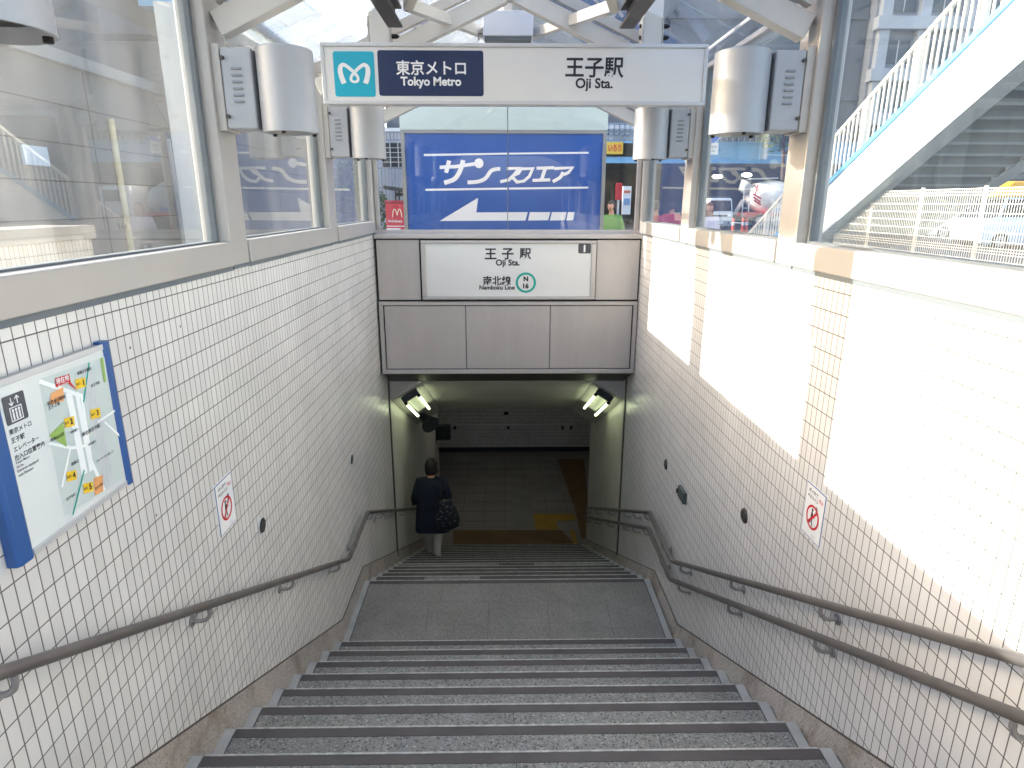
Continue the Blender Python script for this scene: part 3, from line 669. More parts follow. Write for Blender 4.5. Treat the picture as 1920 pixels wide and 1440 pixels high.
rc = MB().add([zp(333, 293, 6), zp(420, 265, 6), zp(430, 318, 6), zp(340, 348, 6)], [(0, 1, 2, 3)]); rc.add([zp(412, 322, 6), zp(430, 316, 6), zp(470, 368, 6)], [(0, 1, 2)])
rc.build("map_callout", RED, mb_)
rt_ = MB(); put_text(rt_, "現在地", zp(378, 300, 8), RY, UZ, wd=.062, bold=.02); put_text(rt_, "You are here", zp(384, 328, 8), RY, UZ, wd=.05, bold=.02); rt_.build("callout_lettering", WHITE, mb_)
tx = MB()
for s_, cx, cy in (("1", 507, 318), ("2", 433, 555), ("3", 594, 502), ("4", 450, 885), ("5", 550, 955)): put_text(tx, s_, zp(cx, cy, 8), RY, UZ, h=.020, bold=.04)
for s_, cx, cy in (("出口", 476, 326), ("出口", 405, 566), ("出口", 566, 514), ("出口", 418, 896), ("出口", 520, 968)): put_text(tx, s_, zp(cx, cy, 8), RY, UZ, wd=.018, bold=.02)
for s_, cx, cy, wd_ in (("都電王子駅前", 512, 247, .075), ("JR王子駅", 580, 330, .05), ("財務省印刷局", 342, 425, .085), ("王子工場", 325, 460, .055), ("南北線王子駅", 555, 610, .10), ("飛鳥山公園", 346, 652, .062), ("北とぴあ", 600, 955, .045), ("エレベーター出入口", 640, 770, .10), ("飛鳥山", 455, 810, .04), ("本郷通り", 450, 615, .04), ("明治通り", 560, 690, .04), ("王子本町", 430, 1020, .045)): put_text(tx, s_, zp(cx, cy, 8), RY, UZ, wd=wd_, bold=.012)
tx.build("map_lettering", INK, mb_)
ic = zp(92, 474, 2); ihw = (zp(145, 365).y - zp(10, 410).y)/2; ihh = (zp(10, 410).z - zp(45, 585).z)/2
MB().prism(rrect(ic.y-ihw, ic.y+ihw, ic.z-ihh, ic.z+ihh, .006), lambda u, v, d: (xm_ + .0008 + d, u, v), .0006).build("elevator_icon", mat("icon_grey", "#4e5156", .45), mb_)
ip = MB(); I = lambda u, v: (xm_ + .0018, ic.y + u*ihw/.05, ic.z + v*ihh/.058)
stroke(ip, [(-.026, -.048), (-.026, .006), (.026, .006), (.026, -.048)], .004, I, True)
for du in (-.014, 0, .014):
    disc(ip, I(du, -.006), RY, UZ, .0045, 12); stroke(ip, [(du, -.013), (du, -.044)], .0075, I)
stroke(ip, [(-.014, .046), (-.014, .016)], .004, I); stroke(ip, [(-.024, .027), (-.014, .015), (-.004, .027)], .004, I); stroke(ip, [(.014, .016), (.014, .046)], .004, I); stroke(ip, [(.004, .036), (.014, .048), (.024, .036)], .004, I)
ip.build("icon_pictogram", WHITE, mb_)
lt = MB()
for s_, xa_, xb_, py in (("東京メトロ", 54, 203, 628), ("王子駅", 66, 158, 681), ("エレベーター", 82, 253, 733), ("出入口位置案内", 90, 290, 784)): put_text(lt, s_, zp(xa_, py, 3), RY, UZ, wd=zp(xb_, py).y - zp(xa_, py).y, align='L', bold=.012)
for s_, xa_, xb_, py in (("Tokyo Metro", 95, 190, 818), ("Oji Sta.", 100, 150, 843), ("Entrance equipped", 106, 250, 867), ("with Elevator", 112, 215, 892)): put_text(lt, s_, zp(xa_, py, 3), RY, UZ, wd=zp(xb_, py).y - zp(xa_, py).y, align='L', bold=.012)
lt.build("lettering", INK, mb_)

# ------------------------------------------------------------------ no smoking plates, round covers, call box
def nosmoke(x, s, yc, zc, lab):
    t = thing("no_smoking_plate", lab, "notice", (x, yc, zc), "no smoking notices on the tiled walls")
    W2, H2 = .104, .146
    Q = lambda u, v, e: (x + s*e, yc + s*u, zc + v); rr_ = (0, s, 0)
    def rect(m, name, a, b, e, th=.0012): return MB().prism([(-a, -b), (a, -b), (a, b), (-a, b)], lambda u, v, d: Q(u, v, e + d), th).build(name, m, t)
    rect(WHITE, "plate", W2, H2, .0008); rect(BLUEF, "border", W2-.005, H2-.005, .0022); rect(WHITE, "face", W2-.010, H2-.010, .0036)
    m = MB(); put_text(m, "ポイ捨て", Q(-.022, .108, .0056), rr_, UZ, wd=.095, bold=.02); put_text(m, "歩きタバコ", Q(-.022, .076, .0056), rr_, UZ, wd=.105, bold=.02); m.build("lettering", INK, t)
    m = MB(); put_text(m, "禁止", Q(.062, .092, .0056), rr_, UZ, wd=.042, bold=.03); m.build("red_lettering", RED, t)
    m = MB(); disc(m, Q(0, -.022, .0062), rr_, UZ, .066, 36, .053); m.build("prohibition_ring", RED, t)
    stroke(MB(), [(-.042, -.022-.042), (.042, -.022+.042)], .012, lambda u, v: Q(u*.98, v, .0066)).build("prohibition_bar", RED, t)
    m = MB(); G = lambda u, v: Q(u, v, .0058)
    disc(m, Q(-.008, .016, .0058), rr_, UZ, .010, 14); stroke(m, [(-.008, .004), (-.010, -.030)], .018, lambda u, v: Q(u, v, .00583)); stroke(m, [(-.010, -.028), (.004, -.070)], .009, lambda u, v: Q(u, v, .00586)); stroke(m, [(-.010, -.028), (-.026, -.064)], .009, lambda u, v: Q(u, v, .00589)); stroke(m, [(-.006, 0), (.014, -.018), (.018, .010)], .007, lambda u, v: Q(u, v, .00592)); stroke(m, [(.018, .014), (.030, .020)], .004, lambda u, v: Q(u, v, .00595))
    m.build("smoker_pictogram", INK, t)
    m = MB(); disc(m, Q(.028, .036, .0060), rr_, UZ, .014, 14); m.build("smoke_puff", mat("puff_grey", "#8b8d90", .5), t)
    m = MB(); put_text(m, "北区", Q(.03, -.118, .0056), rr_, UZ, wd=.04); m.build("small_lettering", mat("pale_ink", "#a9b0bd", .5), t)
nosmoke(XL, 1, 3.073, -1.532, "blue edged no smoking plate on the shaded left wall beside a black round cover")
nosmoke(XR, -1, 2.94, -1.540, "blue edged no smoking plate on the right wall below the sunlight edge")
for x, s, y, z, lab in ((XL, 1, 3.492, -1.884, "black round cover on the left wall next to the no smoking plate"), (XL, 1, 5.732, -2.389, "far black round cover high above the landing on the left wall"),
                        (XR, -1, 3.783, -1.993, "dark round cover on the right wall nearer the no smoking plate"), (XR, -1, 5.747, -2.467, "small far round cover on the right wall beyond the call box")):
    t = thing("round_cover", lab, "wall cover", (x, y, z), "round covers on the tiled walls")
    MB().tube([(x + s*.001, y, z), (x + s*.008, y, z)], [.052, .050], 28).build("rim", FRAMEW if s > 0 else STEELD, t); MB().tube([(x + s*.0085, y, z), (x + s*.012, y, z)], [.047, .044], 28).build("disc", mat("cover_black", "#3b3936", .5), t)
t = thing("wall_call_box", "small dark square box on the right wall above the handrails", "wall box", (XR, 5.11, -2.48))
MB().box(XR - .035, XR - .001, 5.02, 5.2, -2.535, -2.43).build("housing", mat("box_green_grey", "#4b524e", .5), t, bevel=.006); MB().box(XR - .05, XR - .036, 5.17, 5.195, -2.50, -2.46).build("button", DARK, t, bevel=.003)

# ------------------------------------------------------------------ things in the tunnel mouth
TUBE = mat("lit_tube", "#ffffff", .4, emit=(.86, 1.0, .60), estr=.9)
def fluor(s, label):
    xw = XL if s > 0 else XR
    t = thing("fluorescent_fitting", label, "lamp", (xw + s*.22, 8.6, -2.6), "twin tube lamps on the ceiling chamfer")
    nrm = Vector((s*.25, 0, -.42)).normalized(); acr = Vector((s*.42, 0, .25)).normalized(); al = Vector((0, 1, -.5)).normalized(); nrm = (nrm - al*nrm.dot(al)).normalized(); acr = al.cross(nrm).normalized() * (1 if al.cross(nrm).dot(acr) > 0 else -1)
    o = Vector((xw + s*.21, 8.12, -2.436)) + nrm*.03
    MB().beam(o, o + al*1.25, .13, .05, nrm).build("base_channel", mat("fitting_white", "#d8d8cf", .5), t, bevel=.004)
    MB().beam(o - al*.03 + nrm*.02, o + al*.05 + nrm*.02, .24, .08, nrm).build("end_shroud", GREYD, t, bevel=.004)
    for k in (-1, 1):
        a = o + acr*.10*k + nrm*.075
        MB().tube([a + al*.05, a + al*1.22], .019, 10).build("tube", TUBE, t, smooth=True, angle=60)
        MB().tube([a + al*.0, a + al*.049], .024, 10).tube([a + al*1.221, a + al*1.25], .024, 10).build("lamp_holder", DARK, t)
fluor(1, "lit twin fluorescent fitting on the left side of the tunnel ceiling"); fluor(-1, "lit twin fluorescent fitting on the right side of the tunnel ceiling")
FILL_TUBE = mat("fill_tube_white", "#ffffff", .4, emit=(1.0, 1.0, .9), estr=1.3)  # unseen pair of fittings added to brighten the dim concourse
for yy, s_ in ((12.6, -1), (12.6, 1)):
    t = thing("fluorescent_fitting", "unseen twin tube fitting added on the flat concourse ceiling " + ("left" if s_ < 0 else "right") + " of the passage", "lamp", (.07 + s_*.8, yy, -3.4), "unseen tube lamps added on the concourse ceiling")
    x = .07 + s_*.8; MB().box(x - .07, x + .07, yy - .62, yy + .62, -3.41, -3.352).build("base_channel", MATS["fitting_white"], t, bevel=.004)
    for k in (-1, 1):
        MB().tube([(x + k*.10, yy - .57, -3.44), (x + k*.10, yy + .57, -3.44)], .019, 10).build("tube", FILL_TUBE, t, smooth=True, angle=60)
        MB().box(x + min(k*.07, k*.12), x + max(k*.07, k*.12), yy - .62, yy - .571, -3.47, -3.38).box(x + min(k*.07, k*.12), x + max(k*.07, k*.12), yy + .571, yy + .62, -3.47, -3.38).build("lamp_holder", DARK, t)
q = PX(800, 785, XL + .25)
t = thing("loudspeaker", "dark horn loudspeaker under the tunnel ceiling at the left", "loudspeaker", q)
MB().tube([q + Vector((-.22, .05, .12)), q + Vector((-.06, 0, .04)), q + Vector((.0, -.05, 0)), q + Vector((.08, -.16, -.05))], [.03, .06, .08, .15], 18).build("horn", GREYD, t, smooth=True, angle=50)
MB().beam(q + Vector((-.26, .05, .02)), q + Vector((-.26, .05, .42)), .05, .05, (1, 0, 0)).build("bracket", DARK, t); MB().box(q.x - .27, q.x - .14, q.y, q.y + .12, q.z + .05, q.z + .2).build("driver", DARK, t, bevel=.01)
q = PY(836, 811, 13.2)
t = thing("hanging_exit_box", "dark green sign box jutting from the left wall deep in the passage", "sign", q)
MB().box(XL + .01, q.x + .10, 13.15, 13.3, q.z - .16, q.z + .16).build("housing", mat("box_dark_green", "#1d2a27", .5), t, bevel=.01); MB().box(XL + .001, XL + .012, 13.1, 13.35, q.z - .2, q.z + .2).build("mounting_plate", DARK, t)

# ================================================================== PEOPLE
SKIN_ = mat("skin", "#c08f74", .55); HAIR = mat("dark_hair", "#2a211d", .6, var=.3, vscale=30)
EYEW = mat("eye_dark", "#1a1512", .3)
def hand_chains(wr, d, side, curl, s=1.0):
    """palm + five separate fingers: wr wrist, d pointing direction, side = thumb direction, curl = bend direction"""
    d = Vector(d).normalized(); side = Vector(side); side = (side - d*side.dot(d)).normalized(); c = Vector(curl); c = (c - d*c.dot(d)); c.normalize(); wr = Vector(wr)
    palm = wr + d*.05*s; ch = [[(wr, .024*s), (palm, (.034*s, .018*s))]]
    for k, (off, ln) in enumerate(((.026, .066), (.009, .076), (-.009, .071), (-.026, .055))):
        b = palm + d*.038*s + side*off*s; m1 = b + (d*.75 + c*.65).normalized()*ln*.5*s; e = m1 + (d*.2 + c).normalized()*ln*.5*s
        ch.append([(palm, (.034*s, .018*s)), (b, .0095*s), (m1, .0085*s), (e, .0065*s)])
    tb = wr + d*.03*s + side*.034*s; ch.append([(palm, (.034*s, .018*s)), (tb, .011*s), (tb + (d*.7 + side*.5 + c*.4).normalized()*.045*s, .009*s), (tb + (d*.9 + c*.7).normalized()*.075*s, .007*s)])
    return ch
def person(label, loc, heading, J, coat, trouser, hair=HAIR, hem=.55, hairlong=0.0, group=None, shoe=None, coatw=1.0):
    """J: joints in the figure's own frame (x right, y ahead, z up). Body is one skinned surface; hair and clothing are parts."""
    t = thing("person", label, "person", (0, 0, 0), group)
    V = lambda k: Vector(J[k])
    ch = [[(V('pel'), .13), (V('spi'), .12), (V('che'), .135), (V('nb'), .085), (V('neck'), .055), (V('neck') + Vector((0, .012, .05)), .055)]]
    for sd in 'lr':
        ch.append([(V('che'), .135), (V(sd+'sh'), .062), (V(sd+'el'), .042), (V(sd+'wr'), .026)])
        ch += hand_chains(V(sd+'wr'), V(sd+'hd') , (-1 if sd == 'r' else 1, .4, .2), V(sd+'cu') if sd+'cu' in J else (0, .5, -1))
        kn, an = V(sd+'kn'), V(sd+'an'); to = V(sd+'to')
        ch.append([(V('pel'), .13), (V(sd+'hi'), .088), (kn, .055), (an, .034), (an + (to-an)*.45, .026), (to, .018)])
    body = from_mesh("body", skin(ch), SKIN_, t)
    hc = V('head'); hb = MB()
    hb.ball(hc, (.074, .092, .112), 18, 14)
    for i in range(len(hb.v)):                 # jaw taper, brow and nose pushed out of the same surface
        q = hb.v[i] - hc
        if q.z < -.02: q.x *= 1 + q.z*2.2; q.y *= 1 + q.z*.6
        if q.y > .07 and abs(q.x) < .022 and -.035 < q.z < .015: q.y += .022
        hb.v[i] = hc + q
    for sx in (-1, 1): hb.ball(hc + Vector((sx*.076, -.005, -.005)), (.012, .022, .032), 8, 6)
    hm = hb.build("head", SKIN_, t, smooth=True)
    for sx in (-1, 1): MB().ball(hc + Vector((sx*.03, .083, .008)), (.012, .008, .006), 8, 5).build("eye", EYEW, hm)
    mo = MB().ball(hc + Vector((0, .082, -.055)), (.022, .008, .005), 8, 5); mo.build("mouth", mat("lip", "#8f4f48", .5), hm)
    rings = []; hz = -.055 - hairlong
    for i in range(12):
        f = i/11; z = hz + (.128 - hz)*f; rr = math.sqrt(max(0.0, 1 - (max(z, 0)/.130)**2)); low = max(0, -z)
        rg = []
        for j in range(20):
            a = 2*math.pi*j/20; x = math.cos(a); y = math.sin(a)
            fy = .050 if (y > .35 and z < .055) else .108            # open over the face
            rg.append(hc + Vector((x*(.090 + .006*math.sin(5*a + i))*rr*(1 + .25*low), y*(fy if y > 0 else .110)*rr - .012*(1 - rr), z)))
        rings.append(rg)
    MB().loft(rings).build("hair", hair, t, smooth=True)
    # coat: torso rings from collar to hem, sleeves along the arms
    c = MB(); rg = []
    hemz = hem; nb = V('nb'); pel = V('pel')
    for f, hw, hd in ((0, .075, .075), (.03, .11, .095), (.09, .175, .115), (.16, .20, .128), (.35, .205, .140), (.55, .21, .145), (.75, .225, .155), (1, .238, .165)):
        z = nb.z + .035 - f*(nb.z + .035 - hemz); cx = nb.x + (pel.x - nb.x)*min(1, f*1.2); cy = nb.y + (pel.y - nb.y)*min(1, f*1.2)
        rg.append([(cx + coatw*hw*math.copysign(abs(math.cos(a))**.8, math.cos(a)), cy + hd*math.copysign(abs(math.sin(a))**.9, math.sin(a)) + .006*math.sin(6*a)*f, z + .008*math.sin(3*a)*f) for a in [2*math.pi*j/28 for j in range(28)]])
    c.loft(rg)
    for sd in 'lr':
        a, b, d_ = V(sd+'sh'), V(sd+'el'), V(sd+'wr'); a2 = a + (V('che') - a)*.35 + Vector((0, 0, .03))
        c.tube([a2, a + Vector((0, 0, -.005)), a.lerp(b, .5), b, b.lerp(d_, .5), d_.lerp(b, .08)], [.085, .078, .066, .060, .054, .046], 14)
    c.build("coat", coat, t, smooth=True, angle=70)
    tr = MB()
    for sd in 'lr':
        hi, kn, an = V(sd+'hi'), V(sd+'kn'), V(sd+'an'); tr.tube([hi + Vector((0, 0, .06)), hi.lerp(kn, .4), kn, kn.lerp(an, .5), an.lerp(kn, .06)], [.105, .092, .075, .064, .056], 14)
    tr.ball(V('pel') - Vector((0, 0, .06)), (.16, .12, .13), 16, 8)
    tr.build("trousers", trouser, t, smooth=True, angle=70)
    for sd in 'lr':
        an, to = V(sd+'an'), V(sd+'to'); f = (to - an); fl = Vector((f.x, f.y, 0)).normalized(); sidev = Vector((fl.y, -fl.x, 0)); tilt = J.get(sd+'tilt', 0)
        heel = Vector((an.x, an.y, J[sd+'z'])) - fl*.055
        def sh(dist, z, wdt): 
            zz2 = J[sd+'z'] + z + tilt*max(0, .19 - dist)
            return [heel + fl*dist + sidev*wdt*k2 + Vector((0, 0, zz2 - heel.z)) for k2 in (-1, 1)]
        outl = ((-.012, .026), (.03, .038), (.10, .038), (.18, .046), (.235, .038), (.262, .014))
        def ring(z, sc_): 
            l = [sh(d_, z, w_*sc_)[0] for d_, w_ in outl]; r_ = [sh(d_, z, w_*sc_)[1] for d_, w_ in outl]; return l + r_[::-1]
        sole = MB().loft([ring(0, 1), ring(.026, 1.03)]).build("shoe_sole", WHITE if shoe is None else shoe, t)
        u = MB().loft([ring(.0262, .98), ring(.055, .90), ring(.075, .62)]); u.build("shoe_upper", mat("shoe_grey", "#8d8a84", .7), t, smooth=True, angle=60)
    t.location = loc; t.rotation_euler = (0, 0, heading); return t

zs = noseD(9)[1]; yR = noseD(8)[0]
NAVYC = mat("navy_coat", "#161f2c", .85, var=.15, vscale=9); GREIGE = mat("grey_beige_cloth", "#c4c1b4", .85, var=.08, vscale=12)
base = Vector((-1.055, yR + .17, zs))
J = dict(pel=(0, .02, .86), spi=(0, .02, 1.02), che=(0, .015, 1.20), nb=(0, .02, 1.345), neck=(0, .035, 1.40), head=(0, .06, 1.535),
         lsh=(-.17, .01, 1.305), lel=(-.245, -.02, 1.06), lwr=(-.285, .16, .885), lhd=(-.1, 1, -.45), lcu=(-.5, .1, -1), rsh=(.17, .01, 1.305), rel=(.25, -.03, 1.08), rwr=(.24, .14, .98), rhd=(-.15, 1, .1), rcu=(-.6, 0, -.5),
         rhi=(.085, .0, .84), rkn=(.075, .05, .46), ran=(.045, .0, .085), rto=(.055, .15, .03), rz=.004, lhi=(-.085, .03, .82), lkn=(-.10, .24, .40), lan=(-.105, .345, -.055), lto=(-.11, .49, -.125), lz=-R2 + .004, ltilt=.22)
me_ = person("person in dark navy coat and pale trousers walking down the left side holding the rail", base, 0, J, NAVYC, GREIGE, hair=mat("brown_hair", "#211a16", .6, var=.25, vscale=40), hem=.52, hairlong=.05, coatw=1.12)
# patterned bag carried at the right side
bgl = base + Vector((.205, -.13, 0))
bag = thing("shoulder_bag", "black bag with white speckled pattern hanging at the walking person's right side", "bag", bgl + Vector((0, 0, .62)))
m = bpy.data.materials.new("speckled_cloth"); m.use_nodes = True; nt = m.node_tree; bs = nt.nodes["Principled BSDF"]; v = nt.nodes.new("ShaderNodeTexVoronoi"); v.inputs["Scale"].default_value = 22; gg = nt.nodes.new("ShaderNodeNewGeometry"); nt.links.new(gg.outputs["Position"], v.inputs["Vector"])
cr = nt.nodes.new("ShaderNodeValToRGB"); cr.color_ramp.elements[0].position = .18; cr.color_ramp.elements[0].color = (.16, .16, .17, 1); cr.color_ramp.elements[1].position = .34; cr.color_ramp.elements[1].color = (.012, .013, .018, 1); nt.links.new(v.outputs["Distance"], cr.inputs[0]); nt.links.new(cr.outputs[0], bs.inputs["Base Color"]); bs.inputs["Roughness"].default_value = .8
rg = []
for f, hw, hd in ((0, .10, .05), (.08, .165, .075), (.35, .185, .085), (.7, .15, .07), (.95, .10, .05), (1, .09, .04)):
    z = bgl.z + .60 + f*.48; rg.append([(bgl.x + hw*math.cos(a) + .05*(1-f), bgl.y + hd*math.sin(a), z + .025*math.cos(a)*(1-f)) for a in [2*math.pi*j/20 for j in range(20)]])
MB().loft(rg).build("bag_body", m, bag, smooth=True, angle=70)
MB().tube([(bgl.x - .07, bgl.y, bgl.z + 1.05), (bgl.x - .055, bgl.y + .03, bgl.z + 1.25), (bgl.x - .045, bgl.y + .12, bgl.z + 1.355), (bgl.x - .05, bgl.y + .22, bgl.z + 1.24), (bgl.x + .05, bgl.y + .12, bgl.z + 1.06)], .012, 8).build("strap", DARK, bag, smooth=True)

def stand(step=.12, arms=0.0, fwdz=0.0):
    return dict(pel=(0, 0, .88), spi=(0, 0, 1.04), che=(0, .01, 1.22), nb=(0, .0, 1.37), neck=(0, .015, 1.43), head=(0, .035, 1.56),
         lsh=(-.17, 0, 1.33), lel=(-.235, -.03 + arms, 1.08), lwr=(-.22, .10 + arms*2, .88 + fwdz), lhd=(0, .5, -1), rsh=(.17, 0, 1.33), rel=(.235, -.03 - arms*.5, 1.08), rwr=(.22, .10, .88 + fwdz), rhd=(0, .5, -1),
         rhi=(.085, 0, .86), rkn=(.085, step*.6 + .02, .47), ran=(.085, step, .085), rto=(.09, step + .15, .03), rz=.0, lhi=(-.085, 0, .86), lkn=(-.085, -step*.4 + .03, .47), lan=(-.085, -step, .085), lto=(-.09, -step + .15, .03), lz=.0)
q = PY(1146, 420, 13.5)
person("person in a green top standing behind the end glass beside the blue board", (q.x, 13.5, ST + .012), R(150), stand(.08), mat("green_top", "#5c8f3d", .8), mat("dark_trousers", "#2b2d33", .85), hem=.78, coatw=1.15)
q = PY(1229, 420, 12.6)
person("person in a red jacket left of another in red behind the right side glass", (q.x, 12.6, ST + .012), R(20), stand(.14, .05), mat("red_top", "#b8323c", .8), mat("dark_trousers2", "#33343c", .85), hem=.75)
q = PY(1258, 422, 15.5)
person("person in a red top right of another in red behind the right side glass", (q.x, 15.5, ST), R(-30), stand(.10), MATS["red_top"], MATS["dark_trousers2"], hem=.8)
q = PY(1327, 410, 13.5)
person("woman with dark hair in a pale top behind the glass beside the white van", (q.x, 13.5, ST - .02), R(185), stand(.08), mat("pale_top", "#cfc9d6", .8), MATS["dark_trousers"], hem=.8, hairlong=.16, hair=mat("chestnut_hair", "#6b3a24", .6))

# ================================================================== OUTSIDE
# concrete retaining wall along the left
rw = thing("retaining_wall", "tall grey concrete wall with lift joints seen through the big left pane", "wall", (-8, 25, ST))
xw = -8.0
MB().box(-9.2, xw, 9.6, 60, ST, 2.40).build("wall_face", CONC, rw)
MB().box(-9.2, xw + .12, 9.6, 60, 2.401, 2.62).build("ledge", mat("ledge_concrete", "#7f807e", .8, var=.1), rw, bevel=.01)
MB().box(-9.4, xw - .35, 9.6, 60, 2.621, 5.2).build("upper_wall", CONCS, rw)
jm = MB()
for z in (-.31, .363, 1.025, 1.70): jm.box(xw - .01, xw + .006, 9.6, 60, z - .012, z + .012)
for y in (13.4, 18.5, 24, 30): jm.box(xw - .01, xw + .004, y, y + .03, ST, 2.39)
jm.build("lift_joint", DARK, rw)
dp = MB().tube([(xw + .07, 14.0, ST), (xw + .07, 14.0, 1.62)], .06, 12); 
dp.build("drain_pipe", mat("rusty_cream_pipe", "#b9a981", .6, var=.2, vscale=5), rw, smooth=True, angle=50)
MB().tube([(xw + .05, 16.4, -1.2), (xw + .05, 16.3, 1.45)], .05, 10).build("white_pipe", mat("pale_pipe", "#c3c5b8", .6), rw, smooth=True, angle=50)
cb = MB(); cp = smooth_pts([(xw + .03, 16.6), (xw + .03, 16.9), (xw + .03, 17.6), (xw + .03, 17.9)], 4)
MB().tube([(xw + .03, 15.9, 2.3), (xw + .03, 16.4, 1.8), (xw + .03, 16.9, 1.25), (xw + .03, 16.95, 1.1), (xw + .03, 16.75, 1.2), (xw + .03, 16.2, 1.7)], .018, 6).build("hanging_cable", mat("cable_green", "#2a4a45", .6), rw, smooth=True)
MB().box(xw + .001, xw + .05, 11.35, 11.95, .60, .92).build("pale_rectangle", mat("rectangle_pale", "#aebac4", .5), rw)  # pale bluish rectangle on the wall face
# adjacent low parapet, tiled with beige cap
pw = thing("tiled_parapet", "low white tiled parapet with a beige metal cap outside the left glass", "parapet", (-3.9, 4, ST))
T_P = tile_mat("shaded_parapet_tile", (1, 2), (0, .325), "#a5a29b", "#96938d", "#55504b")  # white tile greyed to carry the shade of surrounding buildings
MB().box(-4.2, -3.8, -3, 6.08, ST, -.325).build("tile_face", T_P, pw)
MB().box(-4.25, -3.77, -3, 6.12, -.324, -.205).build("cap", mat("shaded_cap_grey", "#7d7b75", .5, .1), pw, bevel=.006)  # cap colour darkened for the same shade
# kiosk board
kb_ = thing("direction_board", "big blue board with white katakana and a left arrow under a pale green header", "signboard", (.07, 9.5, ST))
A = PY(763, 430, 9.0); B = PY(1134, 250, 9.0); x0, x1 = A.x, B.x; zb_, zt_, zh = -.40, B.z, 1.42
MB().box(x0 - .03, x1 + .03, 9.03, 10.0, ST, zh).build("cabinet", mat("cabinet_grey", "#9ea5a6", .5, .2), kb_, bevel=.01)
MB().box(x0 - .035, x1 + .035, 8.99, 9.03, zt_ + .035, zh + .02).build("header", mat("header_pale_green", "#b7c6bf", .4), kb_, bevel=.006)
MB().box(x0 + .02, x1 - .02, 9.01, 9.029, zb_ + .01, zt_ - .006).build("face", SIGNBLUE, kb_)
fr = MB().box(x0 - .03, x0 + .019, 8.99, 9.028, zb_ - .04, zt_ + .034).box(x1 - .019, x1 + .03, 8.99, 9.028, zb_ - .04, zt_ + .034).box(x0 + .0195, x1 - .0195, 8.99, 9.028, zt_ - .005, zt_ + .034).box(x0 + .0195, x1 - .0195, 8.99, 9.028, zb_ - .04, zb_ + .009)
fr.build("frame", mat("frame_grey", "#8d8f8c", .4, .3), kb_)
yk = 9.008
def zk(zx, zy, lay=0): q = PY(680 + zx/3.4286, 200 + zy/3.4286, yk - .0006*lay); return (q.x, q.y, q.z)
m = MB()
for p4 in (((393, 304), (930, 296), (930, 308), (393, 318)), ((940, 296), (1453, 290), (1453, 302), (940, 308)), ((403, 528), (930, 520), (930, 533), (403, 541)), ((940, 520), (1450, 514), (1450, 526), (940, 533))): m.add([zk(*p) for p in p4], [(0, 1, 2, 3)])
m.build("rule_line", WHITE, kb_)
m = MB(); m.add([zk(495, 735), zk(742, 586), zk(731, 680), zk(1062, 678), zk(1046, 732)], [(0, 1, 2, 3, 4)])
for a_, b_2, c_, d_ in ((1075, 1207, 1192, 1062), (1217, 1312, 1300, 1203), (1320, 1363, 1353, 1309)): m.add([zk(a_, 678), zk(b_2, 678), zk(c_, 730), zk(d_, 732)], [(0, 1, 2, 3)])
m.build("left_arrow", WHITE, kb_)
m = MB(); lay = 0
for pts, wd_ in (([(495, 390), (600, 385), (720, 368)], 20), ([(556, 346), (548, 380), (536, 425)], 24), (smooth_pts([(646, 344), (634, 390), (616, 432), (586, 468), (524, 490)], 4), 26), (smooth_pts([(674, 487), (740, 482), (788, 462), (824, 415), (856, 402), (885, 400)], 4), 22),
                 ([(926, 398), (1002, 396), (972, 440), (940, 470), (884, 483)], 15), ([(958, 448), (992, 484)], 15), ([(1026, 392), (1002, 428), (975, 440)], 14), ([(1018, 400), (1094, 398), (1070, 450), (1036, 478), (985, 486)], 14), ([(1118, 396), (1232, 392)], 15), ([(1174, 396), (1150, 470)], 17), ([(1092, 474), (1206, 470)], 15), ([(1232, 398), (1348, 392), (1322, 424), (1290, 438)], 15), (smooth_pts([(1288, 420), (1270, 454), (1222, 482)], 4), 16)):
    lay += 1; stroke(m, [tuple(p) for p in pts], wd_*(1.12 if lay < 5 else 1.35), lambda u, v: zk(u, v, lay))
m.build("katakana_lettering", WHITE, kb_)
q = Vector(zk(747, 364, 16)); disc(MB(), q, RX, UZ, .062, 24).build("katakana_dot", WHITE, kb_)

# white tiled building with bar fence and window behind the board
wb = thing("white_building", "low white building with a grilled dark window behind the left of the blue board", "building", (-1, 16, ST))
zt2 = PY(740, 247, 15).z
MB().box(-3.0, 1.0, 15.0, 19, ST, zt2).build("wall", mat("white_wall", "#c6c8cc", .7, var=.05), wb)
A = PY(716, 268, 14.97); B = PY(763, 313, 14.97)
MB().box(A.x, B.x, 14.955, 15.0, B.z, A.z).build("window", GREYD, wb)
m = MB()
for k in range(1, 3): x = A.x + (B.x - A.x)*k/3; m.box(x - .01, x + .01, 14.93, 14.954, B.z, A.z)
for k in range(1, 5): z = B.z + (A.z - B.z)*k/5; m.box(A.x, B.x, 14.935, 14.953, z - .007, z + .007)
m.build("window_grille", FRAMEW, wb)
MB().box(-3.06, 1.06, 14.9, 19.1, zt2, zt2 + .07).build("roof_edge", WHITE, wb)
bf = thing("bar_fence", "pale vertical bar fence in front of the white building", "fence", (-2.2, 14.6, ST))
m = MB()
for k in range(40):
    x = -3.0 + .075*k
    if not (A.x - .02 < x < B.x + .02): m.box(x, x + .022, 14.59, 14.61, ST + .1, zt2 - .05)
    else: m.box(x, x + .022, 14.59, 14.61, ST + .1, B.z - .02).box(x, x + .022, 14.59, 14.61, A.z + .02, zt2 - .05)
m.build("bars", mat("fence_grey", "#8f939c", .5, .3), bf)
m = MB()
for z in (zt2 - .05, A.z + .03, B.z - .05, B.z - .45, -.9, ST + .1): m.box(-3.05, 0, 14.585, 14.615, z - .015, z + .015)
m.build("rails", MATS["fence_grey"], bf)

